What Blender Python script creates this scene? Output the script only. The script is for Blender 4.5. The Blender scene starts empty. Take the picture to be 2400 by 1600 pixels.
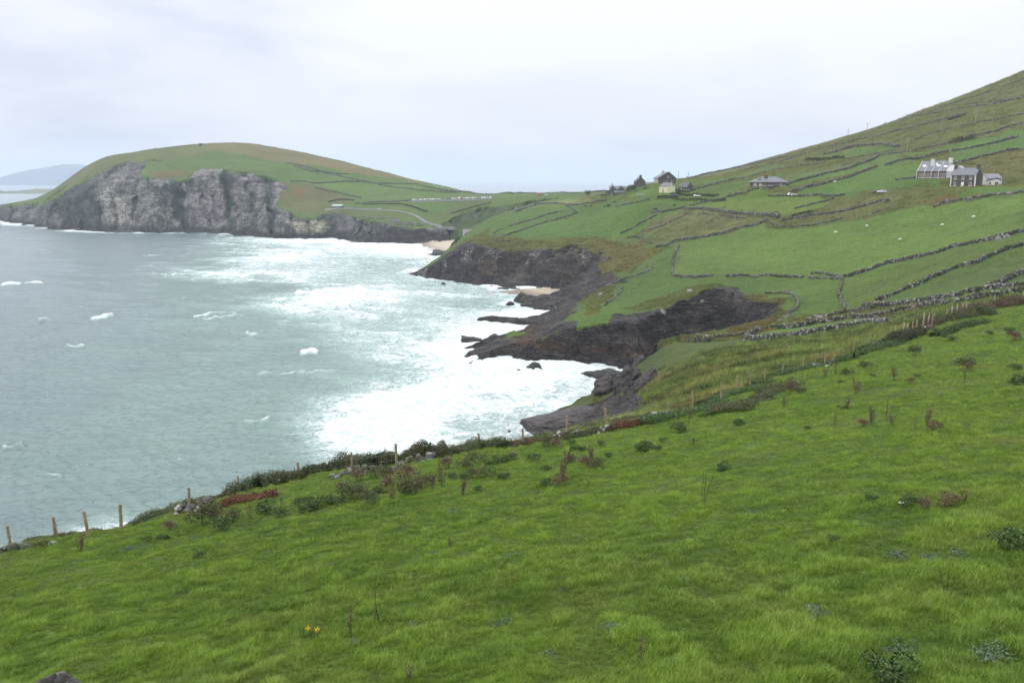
import bpy, bmesh, math, random
import numpy as np
from mathutils import Vector, Matrix

# ------------------------------------------------------------------ camera, sky, sun, exposure
scene = bpy.context.scene
CAMZ = 60.0
FPX = 2000.0                       # focal length in pixels of the 2400 px wide photograph
PITCH = math.atan(378.0 / FPX)
cam_data = bpy.data.cameras.new("camera")
cam_data.lens = 30.0; cam_data.sensor_width = 36.0
cam_data.clip_start = 0.2; cam_data.clip_end = 80000.0
cam = bpy.data.objects.new("camera", cam_data)
scene.collection.objects.link(cam)
cam.location = (0, 0, CAMZ)
cam.rotation_euler = (math.pi / 2 - PITCH, 0, 0)
scene.camera = cam

SUN_EL, SUN_AZ = math.radians(48), math.radians(235)
world = bpy.data.worlds.new("World"); scene.world = world
world.use_nodes = True
wn, wl = world.node_tree.nodes, world.node_tree.links
wn.clear()
def N(nodes, typ, **kw):
    n = nodes.new(typ)
    for k, v in kw.items():
        setattr(n, k, v)
    return n
w_out = N(wn, "ShaderNodeOutputWorld")
w_mix = N(wn, "ShaderNodeMixShader")
w_sky = N(wn, "ShaderNodeTexSky", sky_type='NISHITA', sun_disc=False)
w_sky.sun_elevation = SUN_EL; w_sky.sun_rotation = SUN_AZ; w_sky.air_density = 1.0; w_sky.dust_density = 2.0
w_bgs = N(wn, "ShaderNodeBackground"); w_bgs.inputs[1].default_value = 0.10
wl.new(w_sky.outputs[0], w_bgs.inputs[0])
w_tc = N(wn, "ShaderNodeTexCoord")
w_map = N(wn, "ShaderNodeMapping"); w_map.inputs['Scale'].default_value = (1.0, 1.0, 4.2); w_map.inputs['Rotation'].default_value = (0.10, 0.16, 0.2)
wl.new(w_tc.outputs['Generated'], w_map.inputs[0])
w_n1 = N(wn, "ShaderNodeTexNoise"); w_n1.inputs['Scale'].default_value = 2.3; w_n1.inputs['Detail'].default_value = 7; w_n1.inputs['Roughness'].default_value = 0.52
w_n1.inputs['Distortion'].default_value = 0.3
wl.new(w_map.outputs[0], w_n1.inputs['Vector'])
w_sep = N(wn, "ShaderNodeSeparateXYZ"); wl.new(w_tc.outputs['Generated'], w_sep.inputs[0])
def wmath(op, a, b=None, clamp=False):
    n = N(wn, "ShaderNodeMath", operation=op, use_clamp=clamp)
    for i, v in enumerate((a, b)):
        if v is None: continue
        if isinstance(v, (int, float)): n.inputs[i].default_value = v
        else: wl.new(v, n.inputs[i])
    return n.outputs[0]
# cloud deck: blue-grey low on the western (left) side, whiter overhead
left = wmath('MULTIPLY', w_sep.outputs[0], -0.42)
cl = wmath('ADD', wmath('MULTIPLY', wmath('SUBTRACT', w_n1.outputs[0], 0.5), -2.7), left)
low = wmath('MULTIPLY', wmath('SUBTRACT', 0.14, w_sep.outputs[2]), 1.9)
cl = wmath('ADD', wmath('ADD', cl, low), 0.22, clamp=True)
w_cr = N(wn, "ShaderNodeValToRGB")
w_cr.color_ramp.elements[0].position = 0.0; w_cr.color_ramp.elements[0].color = (0.955, 0.962, 1.0, 1)
w_cr.color_ramp.elements[1].position = 1.0; w_cr.color_ramp.elements[1].color = (0.62, 0.67, 0.82, 1)
e = w_cr.color_ramp.elements.new(0.5); e.color = (0.84, 0.86, 0.96, 1)
wl.new(cl, w_cr.inputs[0])
w_bgc = N(wn, "ShaderNodeBackground")
wl.new(w_cr.outputs[0], w_bgc.inputs[0])
zen = wmath('ADD', 0.93, wmath('MULTIPLY', wmath('POWER', wmath('MAXIMUM', w_sep.outputs[2], 0.0), 1.6), 1.7))
wl.new(zen, w_bgc.inputs[1])
w_mix.inputs[0].default_value = 0.93
wl.new(w_bgs.outputs[0], w_mix.inputs[1]); wl.new(w_bgc.outputs[0], w_mix.inputs[2])
wl.new(w_mix.outputs[0], w_out.inputs['Surface'])

sun_data = bpy.data.lights.new("sun", 'SUN'); sun_data.energy = 1.3; sun_data.angle = math.radians(14); sun_data.color = (1.0, 0.95, 0.88)
sun = bpy.data.objects.new("sun", sun_data); scene.collection.objects.link(sun)
sun.location = (-60, -40, 160)
_sd = Vector((math.sin(SUN_AZ) * math.cos(SUN_EL), math.cos(SUN_AZ) * math.cos(SUN_EL), math.sin(SUN_EL)))
sun.rotation_euler = _sd.to_track_quat('Z', 'Y').to_euler()
scene.view_settings.view_transform = 'Standard'; scene.view_settings.look = 'None'
scene.view_settings.exposure = 0.12; scene.view_settings.gamma = 1.0
scene.cycles.max_bounces = 5; scene.cycles.diffuse_bounces = 2; scene.cycles.glossy_bounces = 2
scene.cycles.transmission_bounces = 3; scene.cycles.volume_bounces = 1; scene.cycles.transparent_max_bounces = 6
scene.cycles.use_denoising = True
scene.render.film_transparent = False

# ------------------------------------------------------------------ helpers
_s, _c = math.sin(PITCH), math.cos(PITCH)
def ray(px, py):
    """direction of a photograph pixel as (x/y, z/y)"""
    a = (px - 1200) / FPX; b = (800 - py) / FPX
    den = _c + b * _s
    return a / den, (-_s + b * _c) / den
def sea(px, py):
    u, t = ray(px, py); d = -CAMZ / t
    return (u * d, d)
def pol(px, d):
    u = (px - 1200) / FPX / 0.985
    return (u * d, d)
rng = np.random.default_rng(7)

def _h(ix, iy, iz, seed):
    h = (ix.astype(np.uint32) * np.uint32(374761393) + iy.astype(np.uint32) * np.uint32(668265263)
         + iz.astype(np.uint32) * np.uint32(2246822519) + np.uint32((seed * 1274126177) & 0xffffffff))
    h ^= h >> np.uint32(13); h *= np.uint32(1274126177); h ^= h >> np.uint32(16)
    h *= np.uint32(2246822519); h ^= h >> np.uint32(15)
    return h.astype(np.float32) * np.float32(2.0 / 4294967296.0) - np.float32(1.0)
def n2(x, y, seed=0):
    xi = np.floor(x).astype(np.int64); yi = np.floor(y).astype(np.int64)
    fx = (x - xi).astype(np.float32); fy = (y - yi).astype(np.float32)
    fx = fx * fx * fx * (fx * (fx * 6 - 15) + 10); fy = fy * fy * fy * (fy * (fy * 6 - 15) + 10)
    z = np.zeros_like(xi)
    a = _h(xi, yi, z, seed); b = _h(xi + 1, yi, z, seed); c = _h(xi, yi + 1, z, seed); d = _h(xi + 1, yi + 1, z, seed)
    return (a + (b - a) * fx) * (1 - fy) + (c + (d - c) * fx) * fy
def n3(x, y, zz, seed=0):
    xi = np.floor(x).astype(np.int64); yi = np.floor(y).astype(np.int64); zi = np.floor(zz).astype(np.int64)
    fx = (x - xi).astype(np.float32); fy = (y - yi).astype(np.float32); fz = (zz - zi).astype(np.float32)
    fx = fx * fx * (3 - 2 * fx); fy = fy * fy * (3 - 2 * fy); fz = fz * fz * (3 - 2 * fz)
    def L(z):
        a = _h(xi, yi, z, seed); b = _h(xi + 1, yi, z, seed); c = _h(xi, yi + 1, z, seed); d = _h(xi + 1, yi + 1, z, seed)
        return (a + (b - a) * fx) * (1 - fy) + (c + (d - c) * fx) * fy
    return L(zi) * (1 - fz) + L(zi + 1) * fz
def fbm2(x, y, o=4, seed=0, g=0.5):
    r = 0; a = 1.0
    for i in range(o):
        r = r + a * n2(x, y, seed + i * 17); a *= g
        x, y = (x * 1.62 + y * 1.18) + 3.1, (y * 1.62 - x * 1.18) + 7.7
    return r
def fbm3(x, y, z, o=4, seed=0, g=0.5):
    r = 0; a = 1.0
    for i in range(o):
        r = r + a * n3(x, y, z, seed + i * 17); a *= g
        x, y, z = x * 2.03 + 1.7, y * 2.03 + 9.2, z * 2.03 + 4.4
    return r
def ridge3(x, y, z, o=3, seed=0):
    r = 0; a = 1.0
    for i in range(o):
        r = r + a * (1 - np.abs(n3(x, y, z, seed + i * 13)) * 2); a *= 0.5
        x, y, z = x * 2.1 + 1.7, y * 2.1 + 9.2, z * 2.1 + 4.4
    return r
def sstep(a, b, x):
    t = np.clip((x - a) / (b - a), 0, 1); return t * t * (3 - 2 * t)
def smin(a, b, k):
    h = np.clip(0.5 + 0.5 * (b - a) / k, 0, 1)
    return b + (a - b) * h - k * h * (1 - h)
def inpoly(X, Y, P):
    r = np.zeros(X.shape, bool); n = len(P)
    for i in range(n):
        x0, y0 = P[i]; x1, y1 = P[(i + 1) % n]
        if y0 == y1: continue
        c = ((y0 > Y) != (y1 > Y)) & (X < (x1 - x0) * (Y - y0) / (y1 - y0) + x0)
        r ^= c
    return r
def seg_dist(X, Y, P, vals=None, closed=True):
    """distance to a polyline and the value interpolated along it at the closest point"""
    best = np.full(X.shape, 1e18, np.float64); bv = np.zeros(X.shape)
    n = len(P); m = n if closed else n - 1
    for i in range(m):
        x0, y0 = P[i]; x1, y1 = P[(i + 1) % n]
        dx, dy = x1 - x0, y1 - y0; L2 = dx * dx + dy * dy + 1e-9
        t = np.clip(((X - x0) * dx + (Y - y0) * dy) / L2, 0, 1)
        q = (X - x0 - t * dx) ** 2 + (Y - y0 - t * dy) ** 2
        k = q < best
        best = np.where(k, q, best)
        if vals is not None:
            bv = np.where(k, vals[i] + (vals[(i + 1) % n] - vals[i]) * t, bv)
    return np.sqrt(best), bv

def new_mesh(name, verts, faces, mat=None, smooth=False):
    """verts (n,3) array; faces a (m,k) array or a list of tuples"""
    me = bpy.data.meshes.new(name)
    if isinstance(faces, np.ndarray):
        v = np.ascontiguousarray(verts, dtype=np.float32); f = np.ascontiguousarray(faces, dtype=np.int32)
        k = f.shape[1]
        me.vertices.add(len(v)); me.vertices.foreach_set("co", v.ravel())
        me.loops.add(f.size); me.loops.foreach_set("vertex_index", f.ravel())
        me.polygons.add(len(f))
        me.polygons.foreach_set("loop_start", np.arange(0, f.size, k, dtype=np.int32))
        me.update(calc_edges=True)
    else:
        me.from_pydata([tuple(map(float, p)) for p in verts], [], faces); me.update()
    if smooth:
        me.polygons.foreach_set("use_smooth", np.ones(len(me.polygons), bool))
    if mat is not None: me.materials.append(mat)
    return me
def link(name, me, parent=None, loc=None, rotz=None):
    o = bpy.data.objects.new(name, me); scene.collection.objects.link(o)
    if parent is not None: o.parent = parent
    if loc is not None: o.location = loc
    if rotz is not None: o.rotation_euler = (0, 0, rotz)
    return o
def tag(o, label=None, cat=None, group=None, kind=None):
    if label: o['label'] = label
    if cat: o['category'] = cat
    if group: o['group'] = group
    if kind: o['kind'] = kind
    return o
def empty(name, loc, rotz=0.0, label=None, cat=None, group=None):
    o = bpy.data.objects.new(name, None); scene.collection.objects.link(o)
    o.location = loc; o.rotation_euler = (0, 0, rotz); o.empty_display_size = 0.5
    return tag(o, label, cat, group)
def copy_tree(o, parent=None):
    c = o.copy(); scene.collection.objects.link(c)
    if parent is not None: c.parent = parent
    for ch in list(o.children): copy_tree(ch, c)
    return c
def add_attr(me, name, arr):
    a = me.attributes.new(name, 'FLOAT', 'POINT'); a.data.foreach_set("value", np.ascontiguousarray(arr, dtype=np.float32).ravel())
def add_col(me, name, arr):
    a = me.attributes.new(name, 'FLOAT_COLOR', 'POINT')
    b = np.ones((len(arr), 4), np.float32); b[:, :3] = arr
    a.data.foreach_set("color", b.ravel())

# ------------------------------------------------------------------ node helpers
class G:
    """small material graph builder"""
    def __init__(s, name):
        s.m = bpy.data.materials.new(name); s.m.use_nodes = True
        s.n = s.m.node_tree.nodes; s.l = s.m.node_tree.links; s.n.clear()
        s.out = s.n.new("ShaderNodeOutputMaterial"); s.b = s.n.new("ShaderNodeBsdfPrincipled")
        s.l.new(s.b.outputs[0], s.out.inputs[0])
    def put(s, sock, v):
        if isinstance(v, (int, float)): sock.default_value = v
        elif isinstance(v, (tuple, list)):
            sock.default_value = tuple(v) + ((1,) if len(v) == 3 and len(sock.default_value) == 4 else ())
        else: s.l.new(v, sock)
    def attr(s, name):
        n = s.n.new("ShaderNodeAttribute"); n.attribute_name = name; return n
    def pos(s):
        return s.n.new("ShaderNodeNewGeometry").outputs['Position']
    def mapping(s, v, scale=(1, 1, 1), rot=(0, 0, 0)):
        n = s.n.new("ShaderNodeMapping"); s.l.new(v, n.inputs[0]); n.inputs['Scale'].default_value = scale; n.inputs['Rotation'].default_value = rot
        return n.outputs[0]
    def noise(s, v, scale, detail=4, rough=0.55, dist=0.0):
        n = s.n.new("ShaderNodeTexNoise"); s.l.new(v, n.inputs['Vector'])
        n.inputs['Scale'].default_value = scale; n.inputs['Detail'].default_value = detail
        n.inputs['Roughness'].default_value = rough; n.inputs['Distortion'].default_value = dist
        return n.outputs[0]
    def voro(s, v, scale, feature='F1', out=0):
        n = s.n.new("ShaderNodeTexVoronoi"); n.feature = feature; s.l.new(v, n.inputs['Vector']); n.inputs['Scale'].default_value = scale
        return n.outputs[out]
    def ma(s, op, a, b=0.0, clamp=False):
        n = s.n.new("ShaderNodeMath"); n.operation = op; n.use_clamp = clamp
        s.put(n.inputs[0], a); s.put(n.inputs[1], b); return n.outputs[0]
    def mr(s, v, a, b, c=0.0, d=1.0):
        n = s.n.new("ShaderNodeMapRange"); n.interpolation_type = 'SMOOTHSTEP'
        s.put(n.inputs[0], v); s.put(n.inputs[1], a); s.put(n.inputs[2], b); s.put(n.inputs[3], c); s.put(n.inputs[4], d)
        return n.outputs[0]
    def mix(s, f, a, b, mode='MIX'):
        n = s.n.new("ShaderNodeMix"); n.data_type = 'RGBA'; n.blend_type = mode
        s.put(n.inputs[0], f); s.put(n.inputs[6], a); s.put(n.inputs[7], b); return n.outputs[2]
    def bump(s, h, strength=0.5, dist=0.1, prev=None):
        n = s.n.new("ShaderNodeBump"); s.put(n.inputs['Strength'], strength); s.put(n.inputs['Distance'], dist); s.l.new(h, n.inputs['Height'])
        if prev is not None: s.l.new(prev, n.inputs['Normal'])
        return n.outputs[0]
    def fin(s, col=None, rough=0.8, spec=0.3, normal=None, metal=0.0):
        if col is not None: s.put(s.b.inputs['Base Color'], col)
        s.put(s.b.inputs['Roughness'], rough); s.put(s.b.inputs['Specular IOR Level'], spec); s.put(s.b.inputs['Metallic'], metal)
        if normal is not None: s.l.new(normal, s.b.inputs['Normal'])
        return s.m
# ------------------------------------------------------------------ landform
# inland surface: photograph pixel and distance of points on the ground, joined by a thin-plate spline
EYE = 5.0
_C = []
def C(px, py, d):
    u, t = ray(px, py); _C.append((u, d, t + EYE / d))
for u in (-0.9, -0.65, -0.45, -0.25, 0.0, 0.2, 0.4, 0.6, 0.9):          # the pasture under the viewpoint
    for d in (1.2, 5, 12, 20, 32):
        _C.append((u, d, 0.161 * u - 0.2145))
CREST = [(-300, 1352, 41), (0, 1281, 41), (140, 1257, 39), (284, 1240, 38), (444, 1190, 45), (560, 1150, 47), (700, 1118, 47), (825, 1100, 47), (930, 1088, 48),
         (1128, 1045, 53), (1226, 1034, 57), (1328, 1016, 58), (1425, 997, 60), (1538, 975, 61), (1623, 960, 63), (1725, 916, 68),
         (1833, 880, 74), (1933, 855, 79), (2035, 812, 88), (2114, 787, 97), (2184, 765, 106), (2300, 722, 130), (2400, 700, 150), (2600, 650, 180)]
for c in CREST: C(*c)
for c in [(2300, 800, 76), (2100, 850, 66)]: C(*c)
# below the fence, down to the sea
for c in [(-300, 1420, 70), (0, 1360, 70), (284, 1330, 70), (560, 1235, 75), (825, 1165, 78), (1050, 1100, 80), (1226, 1060, 95),
          (0, 1400, 115), (560, 1290, 120), (900, 1180, 140), (1200, 1075, 150), (1330, 1010, 120), (1330, 1000, 180), (1425, 985, 110), (1425, 968, 170),
          (1538, 955, 90), (1500, 925, 140), (1490, 885, 200), (1515, 850, 205), (1561, 812, 198),
          (1640, 905, 100), (1600, 870, 140), (1640, 830, 170), (1640, 800, 205), (1740, 860, 110), (1740, 820, 150), (1730, 795, 192),
          (1850, 835, 105), (1850, 785, 180), (1950, 815, 110), (1950, 772, 165), (2050, 778, 125), (2050, 755, 165), (2150, 740, 145),
          (2060, 733, 192), (2230, 708, 170), (2390, 676, 172), (1900, 752, 215), (2600, 620, 200)]: C(*c)
# middle pastures
for c in [(2390, 640, 195), (2390, 600, 215), (2200, 650, 222), (2050, 708, 222), (1980, 735, 228), (1980, 660, 290), (2200, 610, 262), (2390, 555, 262),
          (1850, 705, 262), (1750, 690, 300), (1680, 668, 306), (1600, 690, 308), (1560, 705, 303), (1500, 735, 292), (1436, 744, 288), (1380, 752, 288), (1330, 757, 292), (1283, 772, 296),
          (1250, 783, 298), (1170, 800, 299), (1119, 808, 300), (1068, 826, 300),
          (1155, 742, 358), (1200, 748, 358), (1260, 750, 352), (1300, 742, 345), (1350, 728, 335),
          (1240, 715, 405), (1300, 712, 398), (1350, 700, 385), (1400, 682, 378), (1440, 676, 360),
          (1480, 660, 368), (1500, 690, 335), (1420, 715, 318), (1600, 650, 352), (1600, 600, 395), (1570, 570, 430), (1800, 600, 370), (1800, 540, 420),
          (1900, 650, 315), (2000, 560, 365), (2000, 520, 405), (2200, 530, 350), (2390, 480, 335), (2200, 480, 385), (2390, 540, 275), (2600, 430, 340),
          (1700, 520, 470), (1900, 480, 440), (1850, 463, 455), (2060, 452, 415), (1600, 500, 520), (1700, 465, 500), (1550, 463, 530), (1450, 470, 600),
          (1800, 438, 495), (1565, 452, 555), (2200, 424, 415), (2280, 438, 385), (2390, 432, 385),
          (1480, 610, 440), (1510, 580, 450), (1440, 570, 490), (1500, 540, 500), (1400, 560, 505), (1300, 560, 530), (1257, 577, 508), (1181, 578, 515), (1112, 569, 528), (1300, 585, 490), (1359, 586, 480),
          (1420, 620, 430), (1400, 645, 420), (1085, 568, 590), (1062, 583, 605), (1045, 600, 600), (1010, 620, 580), (975, 637, 560), (953, 643, 545),
          (1110, 553, 640), (1148, 530, 680), (1200, 504, 735), (1240, 487, 775), (1200, 545, 600), (1300, 520, 620), (1300, 485, 735), (1400, 500, 650),
          (1250, 468, 900), (1320, 462, 860), (1400, 459, 760), (1420, 452, 720), (1503, 446, 660), (1560, 438, 640)]: C(*c)
# ridge behind the beach and the headland
for c in [(1050, 506, 905), (1000, 520, 880), (960, 500, 900), (1100, 491, 925), (1150, 478, 945), (1200, 468, 960),
          (1060, 468, 990), (1150, 462, 1000), (960, 470, 985), (1100, 456, 1080), (1200, 453, 1090), (1300, 452, 1060), (1360, 451, 1000), (1430, 449, 940), (1480, 444, 920),
          (1100, 462, 1250), (1200, 465, 1250), (1360, 462, 1200), (1480, 456, 1150),
          (700, 507, 915), (780, 512, 893), (860, 508, 878), (930, 512, 872), (790, 488, 935), (860, 475, 980), (700, 470, 985), (900, 490, 925), (860, 440, 1080), (1000, 440, 1080), (1000, 427, 1160), (1050, 438, 1130),
          (680, 428, 1035), (600, 412, 1040), (500, 402, 1050), (400, 425, 1040), (330, 400, 1085), (260, 425, 1085), (200, 440, 1100), (120, 468, 1170), (60, 490, 1210),
          (400, 385, 1130), (500, 370, 1150), (650, 380, 1150), (800, 400, 1150), (300, 372, 1170),
          (0, 482, 1300), (60, 471, 1300), (100, 457, 1300), (150, 427, 1300), (190, 396, 1290), (240, 369, 1280), (300, 359, 1270), (380, 346, 1265), (460, 338, 1260), (520, 335, 1255),
          (590, 336, 1250), (640, 345, 1250), (700, 355, 1240), (800, 378, 1220), (900, 402, 1190),
          (-150, 510, 1250), (100, 475, 1450), (300, 400, 1450), (520, 380, 1450), (700, 400, 1420), (900, 430, 1350), (1000, 448, 1300)]: C(*c)
# hillside on the right
for c in [(1600, 419, 860), (1660, 406, 850), (1750, 386, 830), (1850, 356, 800), (1950, 330, 780), (2050, 299, 760), (2100, 284, 750), (2200, 246, 735), (2300, 210, 720), (2400, 172, 700), (2600, 90, 700),
          (1600, 425, 700), (1700, 425, 620), (1700, 408, 760), (1800, 405, 620), (1900, 400, 570), (1900, 370, 660), (2000, 400, 510), (2000, 350, 640), (2100, 380, 510), (2100, 330, 620), (2200, 380, 480), (2200, 320, 570),
          (2300, 390, 430), (2300, 330, 520), (2300, 270, 610), (2400, 380, 420), (2400, 330, 480), (2400, 260, 580), (2600, 300, 480),
          (1700, 430, 1050), (1900, 380, 1050), (2100, 340, 1000), (2400, 240, 950), (1560, 450, 1050), (2600, 200, 950)]: C(*c)
_C = np.array(_C)
_KU, _KD = 5.0, 2.2
def _feat(u, d): return np.stack([u * _KU, np.log(d) * _KD], -1)
_P = _feat(_C[:, 0], _C[:, 1])
def _tps(r2): return 0.5 * r2 * np.log(r2 + 1e-12)
_K = _tps(((_P[:, None] - _P[None]) ** 2).sum(-1)) + np.diag(np.where((_C[:, 1] > 395) & (_C[:, 0] > .17) & (_C[:, 1] < 700), 0.035, 0.0015))
_A = np.zeros((len(_P) + 3,) * 2); _A[:len(_P), :len(_P)] = _K
_A[:len(_P), len(_P):] = np.c_[np.ones(len(_P)), _P]; _A[len(_P):, :len(_P)] = _A[:len(_P), len(_P):].T
_w = np.linalg.solve(_A, np.r_[_C[:, 2], 0, 0, 0])
def _S_eval(u, d):
    q = _feat(u, d); sh = q.shape[:-1]; q = q.reshape(-1, 2); out = np.empty(len(q))
    for i in range(0, len(q), 20000):
        Q = q[i:i + 20000]
        out[i:i + 20000] = _tps(((Q[:, None] - _P[None]) ** 2).sum(-1)) @ _w[:-3] + np.c_[np.ones(len(Q)), Q] @ _w[-3:]
    return out.reshape(sh)

# outline of the high ground at the foot of the cliffs: (x, y, steepness, rockiness)
COAST = []
def K(p, k=1.6, r=1.0): COAST.append((p[0], p[1], k, r))
K((-900, -200), 0.7, 0); K((-420, -40), 0.7, 0.4); K((-230, 70), 0.8, 0.6); K((-130, 112), .8, .8)
for px, d in [(0, 128), (300, 140), (600, 150), (900, 165), (1100, 181)]: K(pol(px, d), 0.9)
for px, py in [(1225, 1040), (1280, 996), (1340, 973), (1400, 961), (1437, 953)]: K(sea(px, py), 1.0)
for px, py in [(1447, 940), (1456, 925), (1474, 908), (1487, 893)]: K(sea(px, py), 1.5, 1)
for px, d in [(1520, 248), (1560, 236), (1640, 234), (1700, 240), (1722, 256), (1710, 276), (1680, 291), (1620, 291), (1560, 284)]: K(pol(px, d), 2.0)
for px, py in [(1490, 874), (1438, 864), (1390, 861), (1295, 854), (1232, 848), (1183, 838), (1142, 840), (1084, 834), (1064, 823)]: K(sea(px, py), 2.4)
for px, d in [(1100, 304), (1140, 309), (1190, 314), (1230, 322)]: K(pol(px, d), 1.6)
for px, py in [(1250, 779), (1256, 766), (1196, 762), (1155, 760), (1126, 756)]: K(sea(px, py), 1.5)
for px, d in [(1145, 364), (1196, 368), (1257, 374), (1280, 384)]: K(pol(px, d), 1.5)
for px, py in [(1293, 731), (1250, 728), (1225, 720), (1188, 713), (1205, 706)]: K(sea(px, py), 1.4)
for px, d in [(1250, 420), (1300, 424), (1335, 432), (1340, 450), (1300, 468), (1240, 476)]: K(pol(px, d), 1.1)
for px, py in [(1170, 676), (1155, 673), (1117, 668), (1063, 662), (1010, 654), (977, 648), (951, 643), (968, 632), (1005, 621), (1039, 607), (1057, 601)]: K(sea(px, py), 1.2)
for px, d in [(1064, 720), (1085, 765), (1118, 800), (1150, 830), (1185, 865), (1180, 885), (1150, 890), (1110, 884), (1086, 872)]: K(pol(px, d), 1.1, 0.7)
for px, py in [(1056, 568), (1010, 571), (970, 572), (893, 570), (830, 568), (778, 561), (702, 559), (651, 558), (600, 552)]: K(sea(px, py), 1.3)
for px, py in [(560, 550), (510, 546), (430, 546), (330, 546), (250, 544), (180, 542), (140, 537), (85, 531), (25, 525), (-15, 516)]: K(sea(px, py), 1.15)
for px, d in [(-45, 1330), (0, 1420), (150, 1520), (400, 1640), (700, 1660), (1000, 1560), (1250, 1420), (1500, 1380)]: K(pol(px, d), 0.9)
K(pol(1650, 1700), .6); K(pol(2000, 2300), .6, .5); K((3000, 2600), .5, 0); K((3000, -500), .5, 0); K((-900, -500), .5, 0)
COAST = np.array(COAST); CP = [tuple(c[:2]) for c in COAST]
BEACH = [[sea(970, 573), sea(983, 584), sea(998, 598), sea(1030, 603), pol(1075, 640), pol(1150, 800), pol(1230, 900), pol(1080, 930), pol(1000, 850)],
         [sea(1160, 679), sea(1187, 685), sea(1213, 696), sea(1222, 704), sea(1232, 712), pol(1330, 400), pol(1380, 440), pol(1330, 500), pol(1240, 490), pol(1180, 476)]]

# polar grid round the viewpoint; rows lie closer where cliffs are seen
def _rows():
    t = [(1.2, .03), (8, .010), (30, .006), (100, .004), (180, .0022), (262, .0016), (315, .0018), (360, .0026), (430, .0026), (480, .0020), (560, .0022), (650, .0036), (840, .0030), (900, .0020), (1090, .0028), (1350, .006), (2400, .01)]
    out = [1.2]
    while out[-1] < 2400:
        out.append(out[-1] * math.exp(np.interp(math.log(out[-1]), [math.log(a) for a, _ in t], [b for _, b in t])))
    return np.array(out)
DR = _rows()
UC = np.r_[np.linspace(-1.1, -0.645, 70)[:-1], np.linspace(-0.645, 0.665, 1250), np.linspace(0.665, 1.1, 70)[1:]]
LDR = np.log(DR)
_cu = np.linspace(-1.12, 1.12, 230); _cd = np.exp(np.linspace(math.log(1.1), math.log(2500), 330))
_cg = _S_eval(*np.meshgrid(_cu, _cd, indexing='ij'))
def S_fast(u, d):
    fu = np.clip((u + 1.12) / 2.24 * 229, 0, 228.999); fd = np.clip((np.log(d) - math.log(1.1)) / (math.log(2500) - math.log(1.1)) * 329, 0, 328.999)
    i = fu.astype(int); j = fd.astype(int); a = fu - i; b = fd - j
    tp = (_cg[i, j] * (1 - a) + _cg[i + 1, j] * a) * (1 - b) + (_cg[i, j + 1] * (1 - a) + _cg[i + 1, j + 1] * a) * b
    return CAMZ - EYE + tp * d
def height(X, Y):
    """ground height, distance inside the coast (negative at sea), rock mask"""
    u = X / Y
    S = S_fast(u, Y)
    # ragged coast: warp the lookup
    sc = np.clip(Y / 300.0, 0.35, 1.6)
    wx = (fbm2(X / 17 + 5, Y / 17, 4, 3) * 3.2 + n2(X / 4.5, Y / 4.5, 9) * 0.9) * sc; wy = (fbm2(X / 17 + 50, Y / 17 + 9, 4, 5) * 3.2 + n2(X / 4.5 + 7, Y / 4.5, 11) * 0.9) * sc
    fz_ = sstep(830, 900, Y); wy = wy + fz_ * (n2(X / 38, Y / 300, 14) * 13 + n2(X / 15, Y / 200, 15) * 5)
    nearz = sstep(60, 110, Y); wx *= nearz; wy *= nearz
    D, kk = seg_dist(X + wx, Y + wy, CP, COAST[:, 2])
    ins = inpoly(X + wx, Y + wy, CP)
    sd = np.where(ins, D, -D)
    # gullies running down the cliffs
    gull = fbm2(X / 26, Y / 60, 3, 21); kk = kk * (1 + 0.35 * gull)
    cl = np.where(sd > 0, kk * sd + 0.25, sd * 0.35)
    # ledges low down
    cl = cl + np.where(sd > 0, 1, 0) * 0.9 * n2(X / 9, Y / 9, 31) * sstep(0, 3, sd) * sc
    kS = np.clip(1.2 + 0.02 * S, 0.8, 4.0)
    Z = smin(S, cl, kS)
    cliff = sstep(-1.0, 4.0, S - cl) * (sd > -3)
    base = np.maximum(sd * 0.3, -6.0)
    Z = np.where(sd > 0, Z, base)
    return Z, sd, cliff, S
GX = UC[:, None] * DR[None]; GY = np.broadcast_to(DR[None], GX.shape).copy()
GZ = np.empty(GX.shape); GSD = np.empty(GX.shape); GCL = np.empty(GX.shape); GS = np.empty(GX.shape)
for i in range(0, len(UC), 100):
    GZ[i:i + 100], GSD[i:i + 100], GCL[i:i + 100], GS[i:i + 100] = height(GX[i:i + 100], GY[i:i + 100])
# sand
GSAND = np.zeros(GX.shape)
for P in BEACH:
    xs = [p[0] for p in P]; ys = [p[1] for p in P]
    m = (GX > min(xs) - 60) & (GX < max(xs) + 60) & (GY > min(ys) - 60) & (GY < max(ys) + 60)
    X, Y = GX[m], GY[m]
    X2 = X + fbm2(X / 14, Y / 14, 3, 71) * 3
    D, _ = seg_dist(X2, Y, P); D = np.where(inpoly(X2, Y, P), D, -D)
    zs = np.where(D > 0, np.minimum(D * 0.055, 2.6), D * 0.12)
    zz = GZ[m]; s = zs > zz
    GSAND[m] = np.maximum(GSAND[m], np.where(s & (zs > -1.2), 1.0, 0.0))
    GZ[m] = np.maximum(zz, zs)
# small scale relief of turf: tussocks and terracettes
turf = (1 - GCL)
amp = np.clip(GY / 60, 0.15, 1.0)
GZ += turf * (GSAND < .5) * (GSD > 4) * (fbm2(GX / 7.0, GY / 7.0, 3, 41) * 0.24 * amp + fbm2(GX / 1.5, GY / 1.5, 3, 43) * 0.075 * (GY < 120) + fbm2(GX / 38, GY / 38, 2, 45) * 0.8 * sstep(90, 200, GY))

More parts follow.
